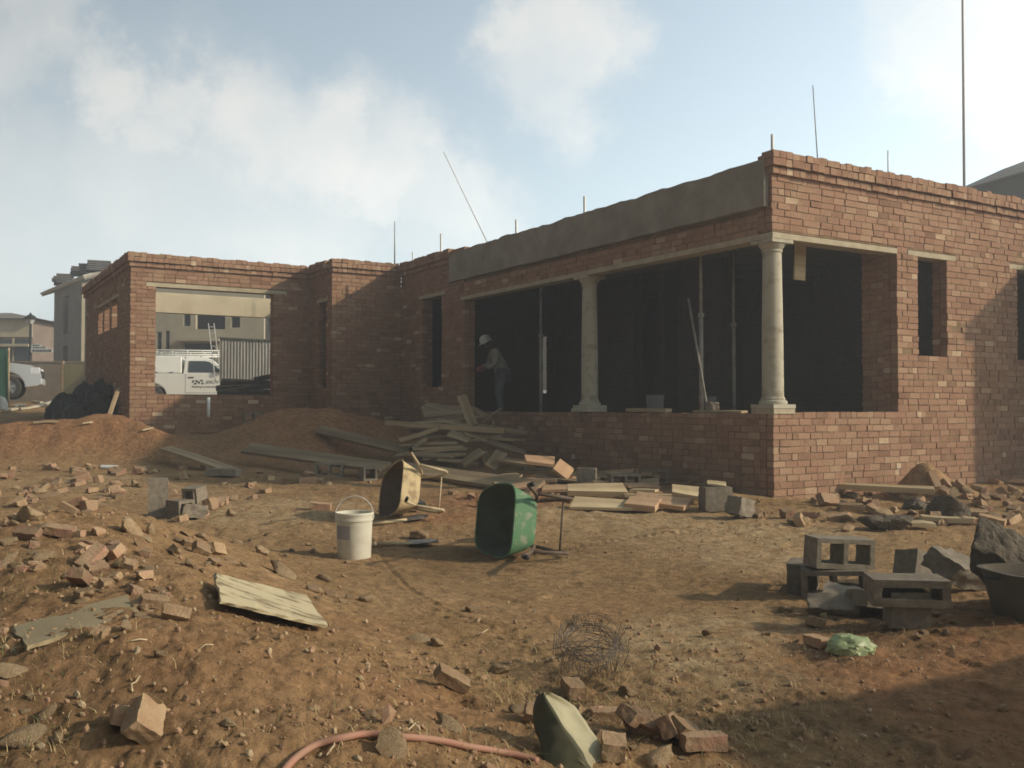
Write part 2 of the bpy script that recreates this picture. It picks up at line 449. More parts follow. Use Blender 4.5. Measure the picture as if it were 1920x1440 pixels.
SAND = [(on_ground(1180, 975), .8), (on_ground(1330, 1000), 1.0), (on_ground(1430, 1045), .6), (on_ground(560, 950), .9), (on_ground(480, 960), .8), (on_ground(1230, 1200), .45), (on_ground(1420, 1170), .5), (on_ground(1350, 1270), .4), (on_ground(1060, 960), .5), (on_ground(330, 925), .8), (on_ground(180, 900), .8), (on_ground(1500, 1000), .5)]
REDS = [(on_ground(900, 940), .7, .9), (on_ground(830, 970), .5, .8), (on_ground(1000, 930), .8, .8), (on_ground(560, 860), 1.5, .7), (on_ground(1750, 1230), .7, 1), (on_ground(1900, 1260), .8, 1), (on_ground(1850, 1380), .6, .7), (on_ground(800, 1320), .3, .5), (on_ground(700, 1180), .3, .4), (on_ground(300, 1250), .3, .3), (on_ground(1100, 1150), .4, .3)]
DARKS = [(on_ground(1080, 1060), 1.5, .55), (on_ground(800, 1040), 1.0, .5), (on_ground(640, 900), 1.4, .7), (on_ground(300, 830), 1.5, .5), (on_ground(1640, 1190), .5, .9), (on_ground(1500, 1100), .6, .7), (on_ground(1850, 1160), .6, .9), (on_ground(60, 1300), .6, .8), (on_ground(20, 1100), .6, .9), (on_ground(1400, 1340), .6, .6), (on_ground(980, 1330), .3, .5), (on_ground(1650, 1350), .6, .5)]

def ground():
    v = []; f = []; colr = []
    nf, nc, nr = 560, 90, 430
    A = [-41 + 82 * i / nf for i in range(nf + 1)] + [41 + (319 - 41) * i / nc for i in range(1, nc)]
    A = [R(a) for a in A]
    k = (900 / 1.0) ** (1 / 300)
    rad = []
    r = 1.0
    while r < 900:
        rad.append(r)
        r += max((.0048 if r < 8 else .0075) * r * (1 if r < 40 else 3.5), .02 if r < 2.4 else .011)
    v.append((0, 0, H(0, 0))); colr.append((0, 0, 0, 1))
    na = len(A)
    for r in rad:
        for a in A:
            x, y = r * math.sin(a), r * math.cos(a)
            z = H(x, y) if y > -30 else .05
            v.append((x, y, z))
            red = sandy = dk = 0
            if y < 26 and abs(a) < 1:
                for mx, my, mr, mh, kk, rd in MOUNDS:
                    d2 = ((x - mx) ** 2 + (y - my) ** 2) / (mr * mr)
                    if d2 < 4: red += rd * math.exp(-d2 * 1.2)
                for p, q, w in REDS:
                    d2 = ((x - p.x) ** 2 + (y - p.y) ** 2) / (q * q)
                    if d2 < 4: red += w * math.exp(-d2)
                for p, q in SAND:
                    d2 = ((x - p.x) ** 2 + (y - p.y) ** 2) / (q * q)
                    if d2 < 4: sandy += math.exp(-d2)
                for p, q, w in DARKS:
                    d2 = ((x - p.x) ** 2 + (y - p.y) ** 2) / (q * q)
                    if d2 < 4: dk += w * math.exp(-d2)
            colr.append((min(1, red), min(1, sandy), min(1, dk), 1))
    for j in range(na): f.append((0, 1 + (j + 1) % na, 1 + j))
    for i in range(len(rad) - 1):
        for j in range(na):
            a = 1 + i * na + j; b = 1 + i * na + (j + 1) % na
            f.append((a, b, b + na, a + na))
    me = bpy.data.meshes.new('ground'); me.from_pydata(v, [], f); me.materials.append(M_SOIL)
    ca = me.attributes.new('soil', 'FLOAT_COLOR', 'POINT')
    ca.data.foreach_set('color', [c for q in colr for c in q])
    me.polygons.foreach_set('use_smooth', [True] * len(f))
    o = bpy.data.objects.new('ground', me); COL.objects.link(o); o['kind'] = 'structure'
    return o
GROUND = ground()
# ------------------------------------------------------------------ brick walls laid brick by brick
CH = .085
def brick_wall(name, parent, ax, u0, u1, n0, n1, z0, z1, holes=(), ragged=False, faces=(0, 1), seed=0, miss=0, mats=None):
    """wall along local axis ax ('x' or 'y') from u0 to u1, its two faces at n0 < n1; holes = (u0,u1,z0,z1)."""
    rnd = random.Random(seed * 77 + 5)
    b = MB()
    def put(a0, a1, d0, d1, c0, c1, mi, t, jit=0):
        if ax == 'x': b.box(a0, a1, d0, d1, c0, c1, mi, t, jit)
        else: b.box(d0, d1, a0, a1, c0, c1, mi, t, jit)
    # mortar core as a grid of cells
    e = .009
    us = sorted(set([u0, u1] + [h[0] for h in holes if u0 < h[0] < u1] + [h[1] for h in holes if u0 < h[1] < u1]))
    zs = sorted(set([z0, z1] + [h[2] for h in holes if z0 < h[2] < z1] + [h[3] for h in holes if z0 < h[3] < z1]))
    def solid(u, z):
        if not (u0 < u < u1 and z0 < z < z1): return False
        return not any(h[0] < u < h[1] and h[2] < z < h[3] for h in holes)
    for a, a2 in zip(us, us[1:]):
        for c, c2 in zip(zs, zs[1:]):
            um, zm = (a + a2) / 2, (c + c2) / 2
            if not solid(um, zm): continue
            l = e if not solid(a - .01, zm) else 0
            r = e if not solid(a2 + .01, zm) else 0
            t = e if not solid(um, c2 + .01) else 0
            bt = e if not solid(um, c - .01) else 0
            put(a + l, a2 - r, n0 + e, n1 - e, c + bt, c2 - t, 1, 0)
    # brick courses
    z = z0; k = 0
    while z < z1 - .03:
        zt = min(z + CH - .0125, z1)
        zm = (z + zt) / 2
        segs = [(u0, u1)]
        for h in holes:
            if h[2] < zm < h[3]:
                ns = []
                for a, c in segs:
                    if h[1] <= a or h[0] >= c: ns.append((a, c)); continue
                    if h[0] > a: ns.append((a, h[0]))
                    if h[1] < c: ns.append((h[1], c))
                segs = ns
        
        for a, c in segs:
            for fi in faces:
                u = a
                first = True
                while u < c - .02:
                    w = (.105 if rnd.random() < .22 else .222)
                    if first and (k % 2): w = .105
                    w *= rnd.uniform(.93, 1.04)
                    first = False
                    ue = min(u + w, c)
                    if c - ue < .05: ue = c
                    last_row = zt > z1 - .02
                    if not ((ragged and last_row and rnd.random() < .22) or (miss and rnd.random() < miss)):
                        p = rnd.gauss(0, .0035)
                        t = rnd.random()
                        ea = rnd.uniform(-.004, .008) if u == a else 0
                        eb = rnd.uniform(-.004, .008) if ue == c else 0
                        d0, d1 = (n0 - p, n0 + .105) if fi == 0 else (n1 - .105, n1 + p)
                        put(u - ea, ue - .010 + eb + (.010 if ue == c else 0), d0, d1, z + rnd.uniform(-.003, .003), zt + rnd.uniform(-.003, .003), 0, t, .0025)
                    u = ue
        z += CH; k += 1
    return b.build(name, mats or [M_BRICK, M_MORTAR], parent, tint=True)

def corbel(parent, ax, u0, u1, face, sgn, z0, z1, proud, depth=.10, unit=.09, seed=0, name='brick_band', ragged=False):
    """one projecting course: face is the wall face coordinate, sgn the outward direction."""
    rnd = random.Random(seed)
    b = MB(); u = u0
    while u < u1 - .02:
        w = unit * rnd.uniform(.9, 1.1); ue = min(u + w, u1)
        if u1 - ue < .03: ue = u1
        p = proud + rnd.gauss(0, .005)
        zz = z1 + (rnd.choice([0, 0, -.01, .006, -.02]) if ragged else 0) + rnd.uniform(-.003, .003)
        a, c = sorted((face + sgn * p, face - sgn * depth))
        if ax == 'x': b.box(u, ue - .008, a, c, z0 + rnd.uniform(-.003, .003), zz, 0, rnd.random(), .003)
        else: b.box(a, c, u, ue - .008, z0 + rnd.uniform(-.003, .003), zz, 0, rnd.random(), .003)
        u = ue
    a, c = sorted((face + sgn * (proud - .012), face - sgn * (depth - .01)))
    if ax == 'x': b.box(u0 + .01, u1 - .01, a, c, z0 + .008, z1 - .012, 1, 0)
    else: b.box(a, c, u0 + .01, u1 - .01, z0 + .008, z1 - .012, 1, 0)
    return b.build(name, [M_BRICK, M_MORTAR], parent, tint=True)

TH = math.atan2(.520, .854)
O = Vector((3.15, 11.5, 0))
house = empty('unfinished_house', O, TH, 'single storey face brick house under construction with open verandah and two round columns', 'house')
TOP = 4.36
def hw(x, y, z=0):                             # house frame to world
    c, s = math.cos(TH), math.sin(TH)
    return Vector((O.x + x * c - y * s, O.y + x * s + y * c, z))

def cbox(name, x0, x1, y0, y1, z0, z1, m=None, parent=house, bevel=.006):
    return MB().box(x0, x1, y0, y1, z0, z1).build(name, m or M_CONC, parent, bevel=bevel)

W = .23
CB = TOP - .36
# right wall (faces the camera side, in the sun)
brick_wall('wall', house, 'x', 0, 6.84, 0, W, -.15, TOP - .012, [(-1, 2.34, 1.17, 3.385), (2.56, 3.62, 3.31, 3.385), (2.77, 3.415, 1.93, 3.33), (4.9, 5.95, 3.31, 3.385), (5.1, 5.75, 1.95, 3.33)], seed=1)
cbox('lintel', -.004, 2.34, -.006, W, 3.31, 3.384)
cbox('lintel', 2.562, 3.618, -.006, W, 3.31, 3.384)
cbox('lintel', 4.902, 5.948, -.006, W, 3.31, 3.384)
corbel(house, 'x', -.03, 6.84, 0, -1, TOP - .272, TOP - .19, .045, .1, .11, 2)
corbel(house, 'x', -.07, 6.84, 0, -1, TOP - .178, TOP - .093, .09, .1, .11, 4)
corbel(house, 'x', -.07, 6.84, 0, -1, TOP - .085, TOP, .09, .1, .12, 4, ragged=True)
# wing that closes the yard on the right
brick_wall('wall', house, 'y', -2.5, 0, 6.84, 6.84 + W, -.15, TOP, seed=6)
brick_wall('wall', house, 'x', 6.84 + W, 11, -2.5, -2.5 + W, -.15, TOP, [(8, 9.6, 1.2, 3.3)], seed=7)
corbel(house, 'y', -2.6, -.1, 6.84, -1, TOP - .22, TOP + .005, .09, .05, .095, 8)
# verandah plinth, beam, end pier
brick_wall('wall', house, 'y', W, 7.81, 0, W, -.15, 1.18, seed=9, ragged=True)
brick_wall('wall', house, 'y', W, 8.3, 0, W, 3.385, 3.66, seed=10)
cbox('lintel', -.007, W - .01, W, 7.95, 3.31, 3.384)
brick_wall('wall', house, 'y', 7.81, 10.67, 0, W, -.1, TOP - .012, [(7.80, 7.95, 3.31, 3.385), (8.6, 9.8, 3.5, 3.575), (8.75, 9.62, 1.64, 3.5)], seed=11)
cbox('lintel', -.006, W, 8.602, 9.798, 3.5, 3.574)
corbel(house, 'y', 8.3, 10.6, 0, -1, TOP - .272, TOP - .19, .045, .1, .11, 12)
corbel(house, 'y', 8.3, 10.58, 0, -1, TOP - .178, TOP - .093, .09, .1, .11, 13)
corbel(house, 'y', 8.3, 10.58, 0, -1, TOP - .085, TOP, .09, .1, .12, 13, ragged=True)
# concrete beam over the verandah: rough cast, uneven top edge
def fascia():
    b = MB(); n = 70; y0, y1 = .06, 8.3
    top = []
    for i in range(n + 1):
        y = y0 + (y1 - y0) * i / n
        zt = 4.27 + noise.noise(Vector((y * 2.2, 0, 5))) * .035 + (random.random() - .5) * .018 - .05 * sm(7.6, 8.3, y)
        zb = 3.70 + noise.noise(Vector((y * 1.5, 3, 1))) * .012 + (random.random() - .5) * .006
        xo = -.075 + noise.noise(Vector((y * 1.1, 8, 1))) * .02
        top.append((y, zb, zt, xo))
    for (ya, zba, zta, xa), (yb, zbb, ztb, xb) in zip(top, top[1:]):
        b.quad([(xa, ya, zba), (xa, ya, zta), (xb, yb, ztb), (xb, yb, zbb)])
        b.quad([(xa, ya, zta), (.2, ya, zta), (.2, yb, ztb), (xb, yb, ztb)])
        b.quad([(xa, ya, zba), (xb, yb, zbb), (.2, yb, zbb), (.2, ya, zba)])
        b.quad([(.2, ya, zba), (.2, yb, zbb), (.2, yb, ztb), (.2, ya, zta)])
    for (ya, zba, zta, xa) in (top[0], top[-1]):
        b.quad([(xa, ya, zba), (.2, ya, zba), (.2, ya, zta), (xa, ya, zta)])
    return b.build('concrete_beam', M_FASC, house, recalc=True)
fascia()
cbox('beam_bearing', .03, .2, .24, 8.29, 3.661, 3.699, M_MORTAR)
# middle block
MX = -1.57
brick_wall('wall', house, 'x', MX, 0, 10.67, 10.67 + W, -.1, TOP - .012, seed=14)
brick_wall('wall', house, 'y', 10.67 + W, 12.0, MX, MX + W, -.1, TOP - .012, [(11.0, 11.46, 1.64, 3.5), (10.92, 11.6, 3.5, 3.575)], seed=15)
cbox('lintel', MX - .006, MX + W, 10.922, 11.598, 3.5, 3.574)
corbel(house, 'x', MX, -.05, 10.67, -1, TOP - .272, TOP - .19, .045, .1, .11, 16)
corbel(house, 'x', MX - .04, -.09, 10.67, -1, TOP - .178, TOP - .093, .09, .1, .11, 17)
corbel(house, 'x', MX - .04, -.09, 10.67, -1, TOP - .085, TOP, .09, .1, .12, 17, ragged=True)
corbel(house, 'y', 10.9, 11.95, MX, -1, TOP - .272, TOP - .19, .045, .1, .11, 18)
corbel(house, 'y', 10.88, 11.91, MX, -1, TOP - .178, TOP - .093, .09, .1, .11, 19)
corbel(house, 'y', 10.88, 11.91, MX, -1, TOP - .085, TOP, .09, .1, .12, 19, ragged=True)
# garage, roofless
GX = -5.29; GY = 12.0
brick_wall('wall', house, 'x', GX, MX + W, GY, GY + W, -.1, TOP - .012, [(-4.81, -2.39, 1.54, 3.70), (-5.0, -2.1, 3.70, 3.785)], seed=20)
cbox('lintel', -4.998, -2.102, GY - .006, GY + W, 3.70, 3.784)
corbel(house, 'x', GX - .03, MX - .05, GY, -1, TOP - .272, TOP - .19, .045, .1, .11, 21)
corbel(house, 'x', GX - .07, MX - .09, GY, -1, TOP - .178, TOP - .093, .09, .1, .11, 22)
corbel(house, 'x', GX - .07, MX - .09, GY, -1, TOP - .085, TOP, .09, .1, .12, 22, ragged=True)
brick_wall('wall', house, 'y', GY + W, 18.4, GX, GX + W, .2, TOP - .012, [(13.6, 14.3, 2.98, 3.62), (14.6, 15.36, 2.98, 3.62), (15.6, 16.29, 2.98, 3.62), (13.4, 16.5, 3.62, 3.70)], seed=23)
cbox('lintel', GX - .006, GX + W, 13.402, 16.498, 3.622, 3.698)
corbel(house, 'y', GY + .1, 18.6, GX, -1, TOP - .272, TOP - .19, .045, .1, .11, 24)
corbel(house, 'y', GY + .1, 18.6, GX, -1, TOP - .178, TOP - .093, .09, .1, .11, 25)
corbel(house, 'y', GY + .1, 18.6, GX, -1, TOP - .085, TOP, .09, .1, .12, 25, ragged=True)
brick_wall('wall', house, 'x', GX, .3, 18.4, 18.63, .4, 1.30, seed=26)
cbox('wall', GX, -5.02, 18.4, 18.63, 1.30, 3.80, M_PLAST)
cbox('wall', GX, .3, 18.4, 18.63, 3.80, TOP - .02, M_PLAST)
cbox('wall', .05, .3, 18.4, 18.63, 1.30, 3.80, M_PLAST)
brick_wall('wall', house, 'y', 12.0, 18.4, .07, .3, .4, TOP - .06, seed=27)
# floors, ceiling, inner walls with shade put into their dark brick colour
INNER = [mat('shade_dark_brick', (.06, .046, .038), .95, (.042, .033, .027), 5, .6, 30, .006, spec=.1), mat('shade_dark_mortar', (.06, .048, .04), .95, (.045, .036, .03), 6)]
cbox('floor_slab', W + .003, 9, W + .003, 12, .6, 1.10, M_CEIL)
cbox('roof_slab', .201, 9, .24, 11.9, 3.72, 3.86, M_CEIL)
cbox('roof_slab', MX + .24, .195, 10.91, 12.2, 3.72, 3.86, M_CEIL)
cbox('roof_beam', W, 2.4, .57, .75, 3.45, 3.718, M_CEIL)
brick_wall('wall', house, 'y', W + .002, .57, 2.34, 2.57, 1.1, 3.72, seed=28)
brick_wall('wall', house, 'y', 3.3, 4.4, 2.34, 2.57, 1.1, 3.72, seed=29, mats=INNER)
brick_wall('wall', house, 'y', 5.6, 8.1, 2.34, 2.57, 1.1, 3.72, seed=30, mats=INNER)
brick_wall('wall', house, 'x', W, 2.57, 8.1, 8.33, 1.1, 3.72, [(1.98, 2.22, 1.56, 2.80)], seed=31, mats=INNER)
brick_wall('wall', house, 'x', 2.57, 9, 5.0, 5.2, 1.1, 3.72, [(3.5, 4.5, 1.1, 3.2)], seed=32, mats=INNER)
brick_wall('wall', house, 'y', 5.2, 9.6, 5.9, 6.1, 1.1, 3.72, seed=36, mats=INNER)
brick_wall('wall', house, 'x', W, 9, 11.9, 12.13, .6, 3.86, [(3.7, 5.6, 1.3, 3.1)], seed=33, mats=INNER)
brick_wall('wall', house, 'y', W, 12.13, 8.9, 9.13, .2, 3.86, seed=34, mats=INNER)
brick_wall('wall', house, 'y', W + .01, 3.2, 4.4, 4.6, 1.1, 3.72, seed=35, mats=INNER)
# columns
def column(x, y, z0, z1, ped):
    c = MB(); h = z1 - z0
    c.lathe([(.132, z0 + .13), (.132, z0 + .16), (.128, z0 + .9), (.115, z1 - .2), (.115, z1 - .12)], 36, cap=False)
    col = c.build('column', M_COLM, house, smooth=True, loc=(x, y, 0))
    b = MB(); b.lathe([(.17, z0 + .045), (.175, z0 + .06), (.17, z0 + .085), (.145, z0 + .10), (.15, z0 + .115), (.133, z0 + .14)], 36)
    b.box(-.19, .19, -.19, .19, z0 - .005, z0 + .044)
    b.build('column_base', M_COLM, col, autosmooth=40)
    k = MB(); k.lathe([(.116, z1 - .15), (.128, z1 - .145), (.128, z1 - .125), (.12, z1 - .118), (.145, z1 - .085), (.165, z1 - .055), (.168, z1 - .045)], 36)
    k.box(-.18, .18, -.18, .18, z1 - .044, z1 - .003)
    k.build('capital', M_COLM, col, autosmooth=40)
    return col
M_COLM = mat('column_concrete', (.42, .38, .29), .85, (.27, .23, .16), 6, .5, 40, .004, contrast=(.32, .5))
column(.17, .17, 1.25, 3.31, True)
column(.15, 3.79 + .17, 1.25, 3.31, True)
cbox('column_pedestal', -.01, .36, -.012, .36, 1.176, 1.244, M_CONC)
cbox('column_pedestal', -.06, .33, 3.75, 4.17, 1.19, 1.244, M_COLM)
# ------------------------------------------------------------------ loose bricks, stones, blocks
def rough_box(name, L_, W_, H_, m, chip=.01, seed=0, broken=0, cuts=7):
    rnd = random.Random(seed)
    bm = bmesh.new(); bmesh.ops.create_cube(bm, size=1)
    bmesh.ops.subdivide_edges(bm, edges=bm.edges, cuts=cuts, use_grid_fill=True)
    off = Vector((seed * 3.7, seed * 1.3, 0))
    sl = rnd.uniform(-.5, .5); sl2 = rnd.uniform(-.5, .5)
    for v in bm.verts:
        c = v.co
        p = Vector((c.x * L_, c.y * W_, c.z * H_))
        corner = max(0, abs(c.x) + abs(c.y) + abs(c.z) - 1.0) * 2
        p *= 1 - corner * .10 * rnd.random() ** 1.5
        n = noise.noise_vector(p * 14 + off) + noise.noise_vector(p * 42 + off) * .45
        p += n * chip * 1.25
        if broken and c.x > 0:
            p.x += (c.y * sl * W_ + c.z * sl2 * H_) * 2 * c.x * broken + noise.noise(p * 25 + off) * .035 * broken * c.x * 2
        v.co = p
    me = bpy.data.meshes.new(name); bm.to_mesh(me); bm.free(); me.materials.append(m)
    me.polygons.foreach_set('use_smooth', [True] * len(me.polygons)); me.set_sharp_from_angle(angle=R(38))
    return me

def rock(name, m, seed, sx=1, sy=1, sz=1, amp=.3, sub=3):
    bm = bmesh.new(); bmesh.ops.create_icosphere(bm, subdivisions=sub, radius=.5)
    off = Vector((seed * 5.1, seed * 2.3, seed))
    for v in bm.verts:
        c = v.co.copy()
        d = 1 + noise.noise(c * 1.8 + off) * amp * 1.6 + noise.noise(c * 5 + off) * amp * .5
        # planar facets
        c = c * d
        for k in range(9):
            rr = random.Random(seed * 10 + k); pn = Vector((rr.uniform(-1, 1), rr.uniform(-1, 1), rr.uniform(-1, 1))).normalized()
            h = c.dot(pn) - .31
            if h > 0: c -= pn * h * .9
        c += noise.noise_vector(c * 9 + off) * .03 + noise.noise_vector(c * 22 + off) * .012 * (sub > 3)
        v.co = Vector((c.x * sx, c.y * sy, c.z * sz))
    me = bpy.data.meshes.new(name); bm.to_mesh(me); bm.free(); me.materials.append(m)
    me.polygons.foreach_set('use_smooth', [True] * len(me.polygons)); me.set_sharp_from_angle(angle=R(30))
    return me

MESH = {
    'brick': [rough_box('brick', .222, .106, .073, m, .005, s) for s, m in ((1, M_RUB), (2, M_RUB2), (3, M_RUB))],
    'bat': [rough_box('broken_brick', .12, .106, .073, m, .007, s, 1) for s, m in ((4, M_RUB), (5, M_RUB2), (6, M_RUB), (7, M_RUB2))],
    'stone': [rock('stone', M_STONE, s, *q) for s, q in ((1, (1, .8, .6)), (2, (1, .7, .5)), (3, (.9, 1, .7)), (4, (1, .6, .55)))],
    'shard': [rock('mortar_shard', m, s, *q) for s, q, m in ((11, (1, .6, .28), M_STONE), (12, (1, .45, .3), M_RUB2), (13, (1, .8, .22), M_STONE))],
}
NAMES = {'brick': 'brick', 'bat': 'broken_brick', 'stone': 'stone', 'shard': 'mortar_shard'}
CATS = {'brick': 'brick', 'bat': 'broken brick', 'stone': 'stone', 'shard': 'mortar piece'}
def ground_normal(x, y):
    e = .06
    return Vector((H(x - e, y) - H(x + e, y), H(x, y - e) - H(x, y + e), 2 * e)).normalized()

def loose(kind, pos, size=1.0, yaw=None, tilt=None, label=None, group=None, variant=None, sink=.25, rnd=random, m=None):
    me = MESH[kind][(variant if variant is not None else rnd.randrange(99)) % len(MESH[kind])]
    o = link_mesh(NAMES[kind], me)
    if yaw is None: yaw = rnd.uniform(0, 6.28)
    if tilt is None: tilt = (rnd.gauss(0, .25), rnd.gauss(0, .25))
    n = ground_normal(pos.x, pos.y)
    q = Vector((0, 0, 1)).rotation_difference(n) @ Euler((tilt[0], tilt[1], yaw), 'XYZ').to_quaternion()
    o.rotation_mode = 'QUATERNION'; o.rotation_quaternion = q
    o.scale = (size, size, size)
    mt = q.to_matrix()
    low = min((mt @ v.co).z for v in me.vertices) * size
    hi = max((mt @ v.co).z for v in me.vertices) * size
    gz = H(pos.x, pos.y)
    o.location = (pos.x, pos.y, gz - low - sink * (hi - low) * .5)
    prop(o, label, CATS[kind], group)
    return o

